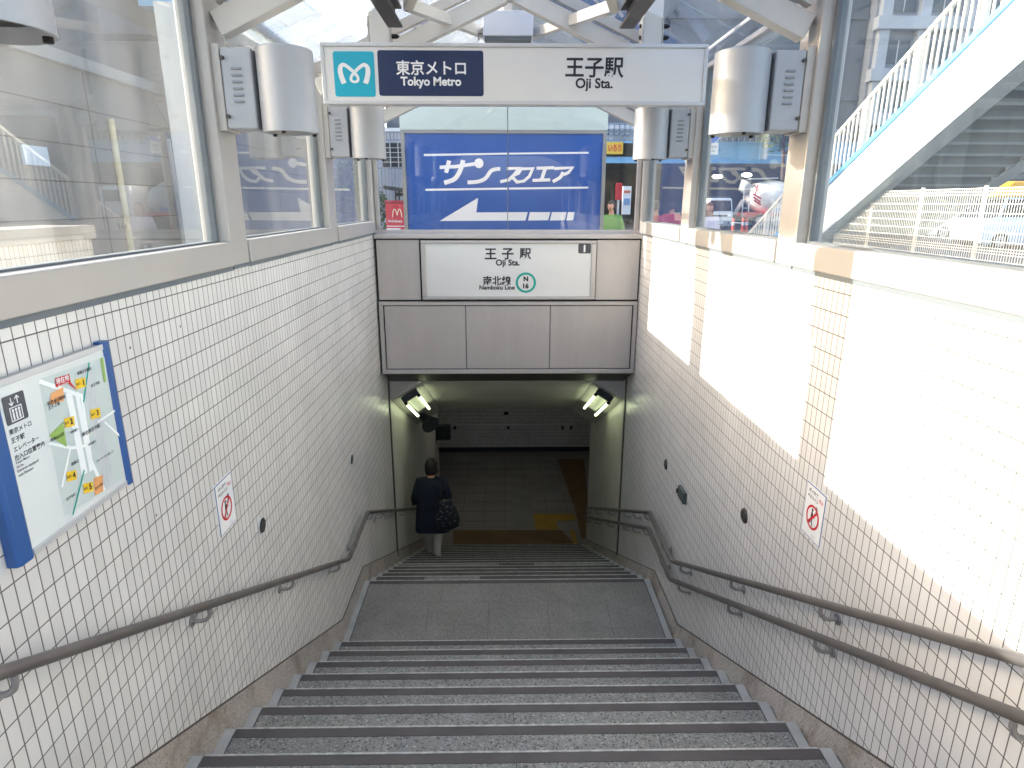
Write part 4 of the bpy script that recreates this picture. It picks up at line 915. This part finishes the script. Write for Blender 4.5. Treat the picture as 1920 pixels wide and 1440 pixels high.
# delivery tricycle with red box
dq = PY(745, 400, 11.4)
dt = thing("delivery_scooter", "red box delivery scooter with a black canopy parked left of the blue board", "scooter", (dq.x, 11.6, ST))
bx0, bx1 = PY(723, 400, 11.2).x, PY(763, 400, 11.2).x; bz1 = PY(740, 381, 11.2).z
MB().box(bx0, bx1, 11.2, 11.75, bz1 - .55, bz1).build("delivery_box", mat("box_red", "#c3263a", .4), dt, bevel=.02)
MB().box(bx0 - .01, bx1 + .01, 11.19, 11.76, bz1 + .001, bz1 + .045).build("box_lid", mat("lid_red", "#a51e30", .4), dt, bevel=.012)
cxm = (bx0 + bx1)/2
m = MB(); K = lambda u, v: (cxm + u, 11.196, bz1 - .17 + v)
stroke(m, smooth_pts([(-.085, -.06), (-.07, .04), (-.045, .075), (-.02, .03), (-.005, -.03)], 4), .016, lambda u, v: K(u + .02, v)); stroke(m, smooth_pts([(-.005, -.03), (.01, .03), (.035, .075), (.06, .04), (.075, -.06)], 4), .016, lambda u, v: (K(u + .02, v)[0], 11.1955, K(u, v)[2]))
m.build("arch_emblem", mat("emblem_pale", "#eed8b8", .5), dt)
m = MB(); put_text(m, "McDelivery", (cxm - .02, 11.1955, bz1 - .30), RX, UZ, wd=.24, bold=.03); m.add([K(-.17, -.20), K(.16, -.20), K(.16, -.215), K(-.17, -.215)], [(0, 1, 2, 3)]); m.add([K(-.17, -.24), K(.06, -.24), K(.06, -.31), K(-.17, -.31)], [(0, 1, 2, 3)])
m.build("box_lettering", WHITE, dt)
BLK = mat("black_plastic", "#1b1c20", .45)
m = MB(); zr_ = PY(740, 349, 11.2).z
m.hexa([(bx0 - .04, 11.3, zr_ - .04), (bx1 + .04, 11.3, zr_ - .12), (bx1 + .04, 12.6, zr_ - .12), (bx0 - .04, 12.6, zr_ - .04), (bx0 - .04, 11.3, zr_ + .02), (bx1 + .04, 11.3, zr_ - .05), (bx1 + .04, 12.6, zr_ - .05), (bx0 - .04, 12.6, zr_ + .02)])
m.build("canopy_roof", BLK, dt, bevel=.015)
m = MB()
for x in (bx0 + .07, bx0 + .13, bx1 - .10): m.box(x, x + .025, 11.82, 11.85, bz1 - .5, zr_ - .03)
m.box(bx0 + .10, bx1 - .06, 11.815, 11.855, bz1 + .12, bz1 + .18); m.build("canopy_frame", BLK, dt)
MB().box(cxm - .25, cxm + .25, 11.25, 12.5, ST + .3, ST + .75).build("body_shell", mat("box_red2", "#b02335", .4), dt, bevel=.06)
for wx, wy in ((cxm - .27, 11.55), (cxm + .27, 11.55), (cxm, 12.75)):
    m = MB().tube([(wx - .045, wy, ST + .23), (wx + .045, wy, ST + .23)], .23, 20); m.build("wheel", BLK, dt)
MB().box(cxm - .03, cxm + .03, 12.5, 12.8, ST + .35, ST + 1.05).tube([(cxm - .3, 12.55, ST + 1.05), (cxm + .3, 12.55, ST + 1.05)], .015, 8).build("handlebar", BLK, dt)

# ------------------------------------------------------------------ viaduct, girder bridge and buildings behind
vd = thing("railway_viaduct", "long grey streaked concrete viaduct rising above the street behind the sign", "viaduct", (20, 50, ST))
MB().box(-8.4, 26, 50, 58, 3.9, 30).build("side_wall", CONCV, vd)
m = MB()
for z in (7.2, 12.5, 18.5): m.box(-8.45, 26.05, 49.85, 50, z, z + .35)
for x in range(-6, 26, 6): m.box(x, x + .12, 49.9, 49.99, 3.9, 30)
m.build("ribs", CONCV, vd)
m = MB()
for x in (-7.5, 13.0, 36): m.box(x, x + 2.0, 51, 54, ST, 3.9)
m.build("pier", CONCS, vd)
MB().box(-8.4, 60, 57, 57.6, ST, 3.9).build("rear_wall", GREYD, vd)  # dark rear sheets, here and next, stand in for the underpass gloom
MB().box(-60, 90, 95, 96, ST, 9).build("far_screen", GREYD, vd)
gb = thing("girder_bridge", "sky blue steel girder bridge with a railing crossing the street on the right", "bridge", (18, 46, ST))
zg1, zg0 = PY(1400, 269, 46).z, PY(1400, 303, 46).z
MB().box(6, 44, 46, 46.4, zg0, zg1).build("girder", SKYBLUE, gb)
MB().box(6, 44, 45.9, 46.5, zg1 + .001, zg1 + .10).box(6, 44, 45.85, 46.5, zg0 - .12, zg0 - .001).build("flange", SKYBLUE, gb)
m = MB()
for k in range(14): x = 6.5 + 2.8*k; m.box(x, x + .12, 45.9, 46, zg0 + .01, zg1 - .01)
m.build("stiffener", SKYBLUE, gb)
MB().box(6, 44, 46.4, 57, zg0, zg0 + .5).build("deck", GREYD, gb)
m = MB()
for k in range(95): x = 6.2 + .4*k; m.box(x, x + .05, 46.1, 46.15, zg1 + .1, zg1 + .85)
m.box(6, 44, 46.08, 46.17, zg1 + .85, zg1 + .93); m.build("railing", mat("rail_grey", "#a7abb0", .5, .2), gb)
ob = thing("office_block", "bluish grey building with pale columns and floor slabs above the blue stair", "building", (34, 50, ST))
xo0, xo1 = 26.1, 52
MB().box(xo0, xo1, 49.2, 58, 5.5, 30).build("wall", mat("shade_wall", "#868c95", .8, var=.1, vscale=.3), ob)
m = MB()
for x in (26.3, 29.0, 32.2, 36.0, 40.5, 45): m.box(x, x + .7, 48.7, 49.19, 5.5, 30)
m.build("column", mat("pale_column", "#aeb4bb", .8), ob)
m = MB()
for z in (5.4, 8.3, 11.6, 15.2, 19, 23): m.box(xo0 - .1, xo1, 48.5, 49.18, z, z + .8)
m.build("floor_slab", MATS["pale_column"], ob)
for zi, z in enumerate((6.4, 9.3, 12.6, 16.2)):
    for xi, x in enumerate((27.1, 29.9, 33.0, 36.9)):
        wn = MB().box(x, x + 1.7, 49.12, 49.19, z + .2, z + 1.7).build("window", mat("window_dark", "#3a444d", .15), ob)
        MB().box(x + .82, x + .88, 49.08, 49.12, z + .2, z + 1.7).build("window_bar", FRAMEW, wn)
sh = thing("shutter_building", "dark slatted shutter front under the blue and white stair", "building", (34, 44, ST))
MB().box(26, 58, 44, 45, ST, 5.3).build("wall", GREYD, sh)
m = MB()
for k in range(17): z = ST + .4*k; m.box(26.05, 57, 43.9, 43.999, z, z + .30)
m.build("shutter", SHUT, sh)
m = MB()
for x in (30, 36.5, 43): m.box(x, x + .3, 43.85, 43.96, ST, 5.2)
m.build("post", CONCS, sh)
for px, py in ((1345, 331), (1400, 328)):
    q = PY(px, py, 52); t = thing("underpass_glow", ("glowing oval in the dark underpass left of the mixer drum" if px < 1370 else "glowing oval in the dark underpass right above the mixer drum"), "lamp", q)
    MB().ball(q, (.42, .15, .16), 14, 8).build("globe", mat("oval_glow", "#ffffff", .4, emit=(1, .95, .6), estr=4), t, smooth=True); MB().box(q.x - .3, q.x + .3, 51.9, 52.1, q.z + .14, zg0 + .05).build("bracket", GREYD, t)  # glowing oval ball with a bracket above
# yellow banners and station windows seen right of the board
bq = PY(1157, 277, 44)
bn = thing("yellow_banner", "yellow banner with red writing hung on the blue girder right of the board", "banner", bq)
x0, x1 = PY(1137, 277, 45.7).x, PY(1168, 277, 45.7).x; z1, z0 = PY(1150, 266, 45.7).z, PY(1150, 289, 45.7).z
MB().box(x0, x1, 45.66, 45.69, z0, z1).build("cloth", mat("banner_yellow", "#d9b83a", .7), bn)
put_text(MB(), "いろり", ((x0+x1)/2, 45.655, (z0+z1)/2), RX, UZ, h=(z1-z0)*.62, wd=(x1-x0)*.8, bold=.06).build("lettering", mat("banner_red", "#c9452f", .7), bn)
gq = thing("footbridge_girder", "pale blue girder with windowed screen right of the blue board", "bridge", (7, 46, 2))
x0, x1 = PY(1120, 277, 46).x, PY(1200, 277, 46).x
MB().box(x0, x1, 46, 46.6, PY(1150, 294, 46).z, PY(1150, 264, 46).z).build("girder", SKYBLUE, gq)
m = MB(); za, zb3 = PY(1150, 263, 46).z, PY(1150, 232, 46).z
for k in range(9): x = x0 + (x1-x0)*k/8; m.box(x - .05, x + .05, 46.0, 46.1, za, zb3)
for f in (0, .38, .62, 1): z = za + (zb3-za)*f; m.box(x0, x1, 46.0, 46.1, z - .06, z + .06)
m.build("screen_frame", mat("screen_blue", "#7d93a8", .5), gq)
MB().box(x0, x1, 46.3, 46.4, za + .01, zb3).build("screen_panel", mat("screen_white", "#e3eaf2", .5), gq)
wq = PY(1173, 375, 30)
wp = thing("white_poster_board", "white poster board with small blue marks beyond the green clad person", "poster", (wq.x, 30, ST))
MB().box(PY(1167, 375, 30).x, PY(1183, 375, 30).x, 30, 30.1, PY(1170, 402, 30).z, PY(1170, 349, 30).z).build("panel", WHITE, wp)
MB().box(PY(1169, 375, 30).x, PY(1181, 375, 30).x, 29.97, 29.999, PY(1170, 384, 30).z, PY(1170, 372, 30).z).build("blue_mark", mat("mark_blue", "#7c9cc4", .6), wp); MB().box(PY(1169, 375, 30).x, PY(1181, 375, 30).x, 29.97, 29.999, PY(1170, 362, 30).z, PY(1170, 357, 30).z).build("red_mark", mat("mark_red", "#d0704f", .6), wp); MB().box(wq.x - .15, wq.x - .05, 30.02, 30.08, ST, PY(1170, 402, 30).z).build("leg", GREYD, wp)
rp_ = PY(1160, 375, 26); t = thing("red_pillar_sign", "thin red standing sign between the green clad person and the poster board", "sign", (rp_.x, 26, ST))
MB().box(rp_.x - .12, rp_.x + .12, 26, 26.15, PY(1160, 375, 26).z, PY(1160, 343, 26).z).build("panel", RED, t, bevel=.02); MB().box(rp_.x - .04, rp_.x + .04, 26.03, 26.1, ST, PY(1160, 375, 26).z).build("pole", FRAMEW, t)
# pale blue footbridge beam in the upper left sky
fb = thing("overhead_footbridge", "pale blue and white footbridge beam crossing the sky behind the left lamp", "bridge", (-8, 24, 7))
A = PY(405, 35, 18); B = PY(600, 128, 26)
d_ = (B - A).normalized(); A2 = A - d_*2; B2 = B + d_*3
MB().beam(A2 + Vector((0, 0, .1)), B2 + Vector((0, 0, .1)), 1.6, .5).build("soffit_girder", PALEB, fb); MB().beam(A2 + Vector((0, 0, .86)), B2 + Vector((0, 0, .86)), 1.75, 1.0).build("parapet", CREAM, fb)
MB().box(A2.x - .3, A2.x + .3, A2.y - .3, A2.y + .3, ST, A2.z - .15).build("column", CREAM, fb); MB().box(-9.0, -8.4, B2.y - .3, B2.y + .3, 5.2, B2.z + .3).build("bearing", CONCS, fb)

# ------------------------------------------------------------------ the blue and white outdoor stair (runs along y at x = 6.9, rising toward the camera)
os_ = thing("outdoor_stair", "white street stair with sky blue rail and baluster fence rising on the right", "stair", (7.7, 14, ST))
sl2 = -(1.576 - 3.026)/(13.8 - 10.982)          # slope
def zst(y, z0, y0): return z0 + (y0 - y)*sl2
y_a, y_b = 18.6, 3.0
def slope_box(x0, x1, zlo, zhi, y0=13.63, ya=y_a, yb=y_b):
    P = lambda y, zz_: zst(y, zz_, y0)
    return MB().hexa([(x0, yb, P(yb, zlo)), (x1, yb, P(yb, zlo)), (x1, ya, P(ya, zlo)), (x0, ya, P(ya, zlo)), (x0, yb, P(yb, zhi)), (x1, yb, P(yb, zhi)), (x1, ya, P(ya, zhi)), (x0, ya, P(ya, zhi))])
slope_box(6.9, 7.0, -.52, .50).build("stringer", WHITE, os_); slope_box(8.9, 9.0, -.52, .50).build("stringer", WHITE, os_)
slope_box(6.82, 7.16, -.56, -.521).build("bottom_flange", mat("flange_grey", "#a8b4ba", .6), os_); slope_box(8.80, 9.08, -.56, -.521).build("bottom_flange", MATS["flange_grey"], os_)
slope_box(6.86, 7.04, .501, .60).build("blue_rail", mat("rail_sky_blue", "#58a5d4", .45), os_); slope_box(8.86, 9.04, .501, .60).build("blue_rail", MATS["rail_sky_blue"], os_)
slope_box(6.93, 6.99, 1.50, 1.57).build("handrail", CREAM, os_); slope_box(8.93, 8.99, 1.50, 1.57).build("handrail", CREAM, os_)
for x in (6.945, 8.945):
    m = MB(); m2 = MB(); y = y_a - .1; k = 0
    while y > y_b:
        z = zst(y, .60, 13.63); 
        if k % 9 == 0: m2.box(x - .03, x + .05, y - .04, y + .04, z, z + .93)
        else: m.box(x, x + .03, y - .013, y + .013, z - .02, z + .93)
        y -= .155; k += 1
    m.build("balusters", CREAM, os_); m2.build("newel_post", CREAM, os_)
m = MB(); y = y_a
m2 = MB()
while y > y_b:
    z = zst(y, -.05, 13.63); m.box(7.001, 8.899, y - .32, y, z - .02, z).box(7.002, 8.898, y - .31, y - .30, z - .30, z - .021); m2.box(7.003, 8.897, y - .33, y - .29, z - .34, z - .301); y -= .30
m.build("steps", mat("step_steel_dark", "#566b78", .7), os_); m2.build("step_flange", mat("step_flange_grey", "#6d818d", .6), os_)
MB().box(7.2, 8.7, 5.5, 5.9, ST, zst(5.5, -.4, 13.63)).build("column", CREAM, os_)

# ------------------------------------------------------------------ white mesh fence (runs along y at x = 9.8)
FX = 7.05
mf = thing("mesh_fence", "white welded mesh fence panels with posts along the pavement below the outdoor stair", "fence", (FX, 9, ST))
ft, fb0 = .21, -.86
MB().box(FX - .06, FX + .06, 3, 13.75, ST, fb0 - .03).build("base_kerb", mat("kerb_pale_blue", "#a9c6d4", .7), mf)
ftop = lambda y: min(ft, zst(y, -.60, 13.63))
for y in (12.52, 11.05, 9.60, 8.15, 6.7, 5.25, 3.8): MB().tube([(FX + .04, y, fb0 - .03), (FX + .04, y, ftop(y) + .04)], .032, 10).build("post", CREAM, mf)
m = MB(); y = 13.7
while y > 3:
    if ftop(y) > fb0 + .03: m.box(FX - .0035, FX + .0035, y - .0035, y + .0035, fb0, ftop(y))
    y -= .05
m.build("mesh_uprights", CREAM, mf)
m = MB()
for z in (ft, ft - .045, ft - .09, -.01, -.14, -.27, -.40, -.53, -.62, -.66, -.70, -.80, fb0):
    yy = 13.70
    while zst(yy, -.60, 13.63) < z and yy > 4: yy -= .02
    m.box(FX - .014, FX - .006, 3, yy, z - .006, z + .006)
m.build("mesh_wires", CREAM, mf)

# ------------------------------------------------------------------ vehicles
TYRE = mat("tyre_rubber", "#1c1c1e", .8); RIM = mat("wheel_rim", "#b5b8bc", .3, .7); CARG = mat("car_glass", "#1f2a33", .08); LENS = mat("lamp_lens", "#e9eef2", .1)
def wheel(t, x, y, z, r, w_, ax):
    d = Vector(ax); c = Vector((x, y, z)); o = MB().tube([c - d*w_/2, c + d*w_/2], r, 24).build("wheel", TYRE, t, bevel=.02)
    MB().tube([c - d*(w_/2 + .004), c + d*(w_/2 + .004)], r*.62, 18).build("rim", RIM, o); MB().tube([c - d*(w_/2 + .012), c + d*(w_/2 + .012)], r*.18, 10).build("hub", STEELD, o)
def car(label, loc, prof, green, W, wheels, r, paint, group=None, name="parked_car"):
    """side profile in (u along the car from nose, v up); nose toward -X"""
    t = thing(name, label, "car", loc, group); L = Vector(loc)
    fn = lambda off: (lambda u, v, d: (L.x + u, L.y + off + d, L.z + v))
    MB().prism(prof, fn(0), W).build("body", paint, t, bevel=.06, seg=3, smooth=True, angle=35)
    MB().prism(green, fn(.08), W - .16).build("cabin_glass", CARG, t, bevel=.03)
    top = max(v for u, v in green); xs_ = [u for u, v in green if v > top - .05]
    MB().box(L.x + min(xs_) - .05, L.x + max(xs_) + .05, L.y + .07, L.y + W - .07, L.z + top - .02, L.z + top + .05).build("roof_panel", paint, t, bevel=.03)
    ug = sorted(green); pl = MB()
    for f in (.08, .5, .97):
        u = ug[0][0] + (ug[-1][0] - ug[0][0])*f; us = min(max(u, min(xs_)), max(xs_))
        pl.beam((L.x + u, L.y + .06, L.z + min(v for _, v in green)), (L.x + us, L.y + .075, L.z + top), .08, .05, (0, 1, 0))
    pl.build("window_pillars", paint, t)
    for u in wheels:
        for yy in (.08, W - .08): wheel(t, L.x + u, L.y + yy, L.z + r, r, .2, (0, 1, 0))
    bl = max(v for u, v in prof if u < .3)
    for yy in (.2, W - .2): MB().ball((L.x + .03, L.y + yy, L.z + bl*.82), (.06, .16, .09), 12, 8).build("headlight", LENS, t, smooth=True)
    MB().box(L.x - .02, L.x + .1, L.y + .15, L.y + W - .15, L.z + .22, L.z + .36).build("bumper", BLK, t, bevel=.02)
    MB().box(L.x + 1.25, L.x + 1.40, L.y - .14, L.y + .02, L.z + .98, L.z + 1.10).build("wing_mirror", paint, t, bevel=.03)
    MB().box(L.x + 2.0, L.x + 2.15, L.y - .015, L.y + .02, L.z + .83, L.z + .86).build("door_handle", RIM, t); return t
WP = mat("white_car_paint", "#e8e9ea", .25, coat=1)
q = PY(1738, 440, 32)
car("white car with a sloping bonnet parked behind the mesh fence", (q.x, 32, ST - .1), [(0, .25), (.02, .62), (.18, .82), (1.0, .98), (1.5, 1.02), (4.1, 1.02), (4.35, .9), (4.4, .3), (4.2, .22), (.3, .2)], [(.85, .96), (1.75, 1.5), (3.5, 1.52), (4.2, 1.0)], 1.7, (.8, 3.45), .32, WP)
q = PY(1838, 450, 24)
vt = car("pale blue van with a yellow roof load half out of frame behind the mesh fence", (q.x, 24, ST - .05), [(0, .25), (0, .9), (.15, 1.15), (.5, 1.2), (4.2, 1.2), (4.3, 1.1), (4.3, .3), (4.1, .22), (.3, .2)], [(.25, 1.16), (.75, 1.85), (4.1, 1.85), (4.25, 1.16)], 1.7, (.75, 3.4), .33, mat("pale_blue_paint", "#b9d3e6", .3, coat=1), name="parked_van")
MB().prism([(.25, 1.93), (.9, 2.48), (4.2, 2.48), (4.3, 1.93)], lambda u, v, d: (q.x + u, 24.1 + d, ST - .05 + v), 1.5).build("roof_load", mat("load_yellow", "#f0b21c", .5), vt, bevel=.05)
# white van facing the camera
vq = PY(1347, 430, 41); va = thing("white_van", "white van facing the viewer beside the dark underpass", "van", (vq.x, 41, ST))
def Vn(u, v, d): return (vq.x + u, 41 + d, ST + v)
MB().prism([(-.82, .25), (-.84, .95), (-.80, 1.2), (-.70, 1.88), (-.6, 1.95), (.6, 1.95), (.70, 1.88), (.80, 1.2), (.84, .95), (.82, .25)], Vn, 4.2).build("body", WP, va, bevel=.06, smooth=True, angle=35)
MB().hexa([Vn(-.72, 1.16, -.02), Vn(.72, 1.16, -.02), Vn(.74, 1.16, .1), Vn(-.74, 1.16, .1), Vn(-.62, 1.80, -.012), Vn(.62, 1.80, -.012), Vn(.62, 1.8, .1), Vn(-.62, 1.8, .1)]).build("windscreen", CARG, va)
for sx in (-1, 1): MB().ball(Vn(sx*.66, .86, 0), (.15, .06, .10), 12, 8).build("headlight", LENS, va, smooth=True)
MB().box(vq.x - .48, vq.x + .48, 40.975, 41.02, ST + .82, ST + .93).build("grille", BLK, va); MB().box(vq.x - .8, vq.x + .8, 40.93, 41.05, ST + .32, ST + .58).build("bumper", mat("bumper_grey", "#9ea2a6", .5), va, bevel=.03); MB().box(vq.x - .24, vq.x + .24, 40.915, 40.929, ST + .40, ST + .54).build("licence_plate", WHITE, va)
for sx in (-.62, .62):
    for yy in (41.75, 44.3): wheel(va, vq.x + sx, yy, ST + .31, .31, .2, (1, 0, 0))
MB().tube([(vq.x - .6, 41.9, ST + 2.05), (vq.x + .6, 41.9, ST + 2.05)], .025, 8).tube([(vq.x - .6, 43.6, ST + 2.05), (vq.x + .6, 43.6, ST + 2.05)], .025, 8).build("roof_rack", STEELD, va)
for sx in (-1, 1): MB().box(vq.x + sx*.93 - .07, vq.x + sx*.93 + .07, 41.2, 41.28, ST + 1.15, ST + 1.4).build("wing_mirror", BLK, va, bevel=.02)
# concrete mixer truck
mq = PY(1394, 420, 43); mt = thing("mixer_truck", "white concrete mixer truck with red marks on its drum seen from behind", "truck", (mq.x, 43, ST))
dx0 = mq.x + .55; dz = PY(1432, 372, 43).z
rg = []; ax = Vector((1, 0, -.16)).normalized(); side = Vector((0, 1, 0)); upd = ax.cross(side) * -1
for s_, rr in ((0, .55), (.25, .78), (1.2, 1.12), (1.9, 1.2), (2.6, 1.15), (3.4, .85), (3.7, .45)):
    c = Vector((dx0, 44.3, dz + .25)) + ax*s_; rg.append([c + side*(rr*math.cos(a)) + upd*(rr*math.sin(a)) for a in [2*math.pi*j/28 for j in range(28)]])
dr = MB().loft(rg).build("drum", mat("drum_white", "#d6d4cd", .45, var=.08), mt, smooth=True, angle=60)
m = MB()
def onDrum(px, py, r_=1.235): q = PY(px, py, 43); dy = max(.0, r_*r_ - (q.z - (dz + .0))**2); return (q.x, 44.3 - math.sqrt(dy)*.985 - .03, q.z)
stroke(m, [(1418, 346), (1424, 358)], 2.2, lambda u, v: onDrum(u, v)); stroke(m, [(1426, 346), (1416, 366)], 2.2, lambda u, v: onDrum(u, v, 1.245)); 
for a_, b_2 in (((1412, 363), (1428, 373)), ((1413, 369), (1427, 379)), ((1414, 375), (1428, 384))): stroke(m, [a_, b_2], 3.4, lambda u, v: onDrum(u, v, 1.24))
m.build("red_marks", RED, dr)
MB().box(mq.x + .3, mq.x + 7, 43.3, 45.3, ST + .75, ST + 1.05).build("chassis", RED, mt, bevel=.03)
MB().box(mq.x + 4.9, mq.x + 6.9, 43.15, 45.45, ST + .8, ST + 2.7).build("cab", WP, mt, bevel=.12, smooth=True, angle=35); MB().box(mq.x + 5.6, mq.x + 6.6, 43.13, 43.149, ST + 1.7, ST + 2.4).build("cab_window", CARG, mt)
m = MB()
for z in (.9, 1.3, 1.7, 2.1, 2.5): m.box(mq.x, mq.x + .45, 43.5, 43.54, ST + z, ST + z + .05)
for x in (mq.x, mq.x + .42): m.box(x, x + .05, 43.49, 43.55, ST + .7, ST + 2.7)
m.build("ladder", FRAMEW, mt)
MB().tube([(mq.x + .5, 44.3, dz + .95), (mq.x + .15, 44.3, dz + .4)], [.5, .3], 16).build("hopper", mat("hopper_grey", "#a9aba8", .5), mt); MB().beam((mq.x + .5, 44.2, dz + 1.25), (mq.x + 2.3, 44.2, dz + 1.3), .9, .06).build("top_platform", FRAMEW, mt)
MB().beam((mq.x + .3, 44.3, dz - .1), (mq.x - .2, 44.3, ST + .9), .5, .12, (1, 0, 0)).build("chute", MATS["hopper_grey"], mt); MB().hexa([(mq.x + 2.0, 43.25, ST + 1.06), (mq.x + 3.2, 43.25, ST + 1.06), (mq.x + 3.2, 43.6, ST + 1.06), (mq.x + 2.0, 43.6, ST + 1.06), (mq.x + 2.5, 43.25, ST + 1.7), (mq.x + 3.2, 43.25, ST + 1.7), (mq.x + 3.2, 43.6, ST + 1.7), (mq.x + 2.5, 43.6, ST + 1.7)]).build("blue_tank", mat("tank_blue", "#2f7cc0", .5), mt)
for u in (1.2, 2.3, 5.8):
    for yy in (43.4, 45.2): wheel(mt, mq.x + u, yy, ST + .48, .48, .28, (0, 1, 0))
# red barrier posts
for i, (px, lab) in enumerate(((1374, "red white barrier post nearest the white van"), (1392, "middle red white barrier post before the dark underpass"), (1399, "red white barrier post nearest the mixer truck"))):
    q = PY(px, 430, 33); t = thing("barrier_post", lab, "bollard", (q.x, 33, ST), "red barrier posts on the street")
    ztp = PY(px, 409, 33).z
    MB().tube([(q.x, 33, ST), (q.x, 33, ST + .06)], .16, 14).build("foot", BLK, t); MB().tube([(q.x, 33, ST + .061), (q.x, 33, ztp)], .07, 12).build("post", mat("post_red", "#d8492f", .5), t); MB().tube([(q.x, 33, ztp - .35), (q.x, 33, ztp - .18)], .073, 12).build("white_band", WHITE, t)
a = PY(1366, 418, 32.9); b = PY(1392, 418, 32.9); t = thing("barrier_bar", "white bar lying across the red barrier posts", "barrier", a); MB().tube([a, b], .03, 8).build("bar", WHITE, t); MB().tube([a + Vector((0, 0, -.05)), a + Vector((0, 0, .05))], .045, 8).build("clip", BLK, t)
# round blue traffic sign on its pole
tq = PY(1331, 246, 16); ts = thing("round_traffic_sign", "round blue traffic sign with white arrow above a small white plate, half behind a post", "traffic sign", (tq.x, 16, ST))
MB().tube([(tq.x, 16, tq.z), (tq.x, 15.985, tq.z)], .30, 36).build("disc", mat("traffic_blue", "#1e6fc4", .4), ts); m = MB(); disc(m, (tq.x, 15.983, tq.z), RX, UZ, .299, 40, .283); m.build("rim_line", WHITE, ts)
m = MB(); stroke(m, [(0, -.2), (0, .1)], .07, lambda u, v: (tq.x + u, 15.982, tq.z + v)); m.add([(tq.x - .12, 15.9815, tq.z + .07), (tq.x + .12, 15.9815, tq.z + .07), (tq.x, 15.9815, tq.z + .23)], [(0, 1, 2)]); m.build("arrow", WHITE, ts)
pq = PY(1337, 279, 16); MB().box(pq.x - .14, pq.x + .12, 15.985, 16.0, pq.z - .13, pq.z + .13).build("plate", WHITE, ts)
m = MB(); put_text(m, "自転車", (pq.x - .01, 15.983, pq.z + .04), RX, UZ, wd=.18); put_text(m, "を除く", (pq.x - .01, 15.983, pq.z - .05), RX, UZ, wd=.16); m.build("plate_lettering", INK, ts); MB().tube([(tq.x, 16.05, ST), (tq.x, 16.05, tq.z + .35)], .038, 12).build("pole", FRAMEW, ts)

# ------------------------------------------------------------------ plants: leaf clumps through the crown's volume
LEAF = [mat("leaf_mid", (.055, .11, .03), .6), mat("leaf_dark", (.03, .065, .02), .6), mat("leaf_light", (.10, .16, .04), .6)]
def leaves(parent, name, c, rad, n, size, seed):
    rnd = random.Random(seed); ms = [MB(), MB(), MB()]; cl = []
    for _ in range(max(6, n//60)):
        while True:
            p_ = Vector((rnd.uniform(-1, 1), rnd.uniform(-1, 1), rnd.uniform(-1, 1)))
            if p_.length < 1: break
        cl.append((p_, rnd.uniform(.22, .42), rnd.choice((0, 0, 1, 2))))
    for _ in range(n):
        q_, rr, k = rnd.choice(cl); d = Vector((rnd.gauss(0, 1), rnd.gauss(0, 1), rnd.gauss(0, 1))).normalized() * rr * rnd.uniform(.5, 1)
        p_ = q_ + d; p_ = Vector(c) + Vector((p_.x*rad[0], p_.y*rad[1], p_.z*rad[2]))
        u = Vector((rnd.gauss(0, 1), rnd.gauss(0, 1), rnd.gauss(0, .6))).normalized(); v = u.cross(Vector((rnd.gauss(0, 1), rnd.gauss(0, 1), rnd.gauss(0, 1)))).normalized(); s_ = size*rnd.uniform(.6, 1.3)
        ms[k].quad(p_ - u*s_, p_ + v*s_*.5, p_ + u*s_, p_ - v*s_*.5)
    vs_, fs_, mi = [], [], []
    for k in range(3):
        n0 = len(vs_); vs_ += ms[k].v; fs_ += [tuple(i + n0 for i in f) for f in ms[k].f]; mi += [k]*len(ms[k].f)
    off = LOC[parent.name]; me = bpy.data.meshes.new(name); me.from_pydata([v - off for v in vs_], [], fs_)
    for m_ in LEAF: me.materials.append(m_)
    me.polygons.foreach_set("material_index", mi); o = bpy.data.objects.new(name, me); COL.objects.link(o); o.parent = parent; LOC[o.name] = off; return o
tq2 = Vector((18.6, 44.0, ST)); tr_ = thing("street_tree", "small sunlit green tree showing over the blue girder beside the post", "tree", tq2)
MB().tube([tq2, tq2 + Vector((.1, 0, 3)), tq2 + Vector((-.1, .1, 5.6)), tq2 + Vector((0, 0, 7.6))], [.2, .15, .1, .03], 10).tube([tq2 + Vector((0, 0, 4.6)), tq2 + Vector((1.1, .2, 6.6))], [.08, .03], 8).tube([tq2 + Vector((0, 0, 5.0)), tq2 + Vector((-1.2, .3, 6.8))], [.08, .03], 8).build("trunk", mat("bark", "#4b3d30", .9), tr_, smooth=True)
leaves(tr_, "crown", tq2 + Vector((-.2, 0, 6.9)), (2.4, 1.8, 1.7), 2600, .14, 5)
sq = Vector((-2.75, 12.2, ST)); sb = thing("green_shrub", "bushy green shrub outside the glass between the two left posts", "shrub", sq)
MB().tube([sq, sq + Vector((.02, 0, 1.9))], [.05, .015], 8).tube([sq, sq + Vector((.25, .1, 1.6))], [.035, .012], 8).tube([sq, sq + Vector((-.25, .1, 1.7))], [.035, .012], 8).build("stems", MATS["bark"], sb)
leaves(sb, "foliage", sq + Vector((0, 0, 1.15)), (.62, .5, 1.15), 3000, .055, 9)
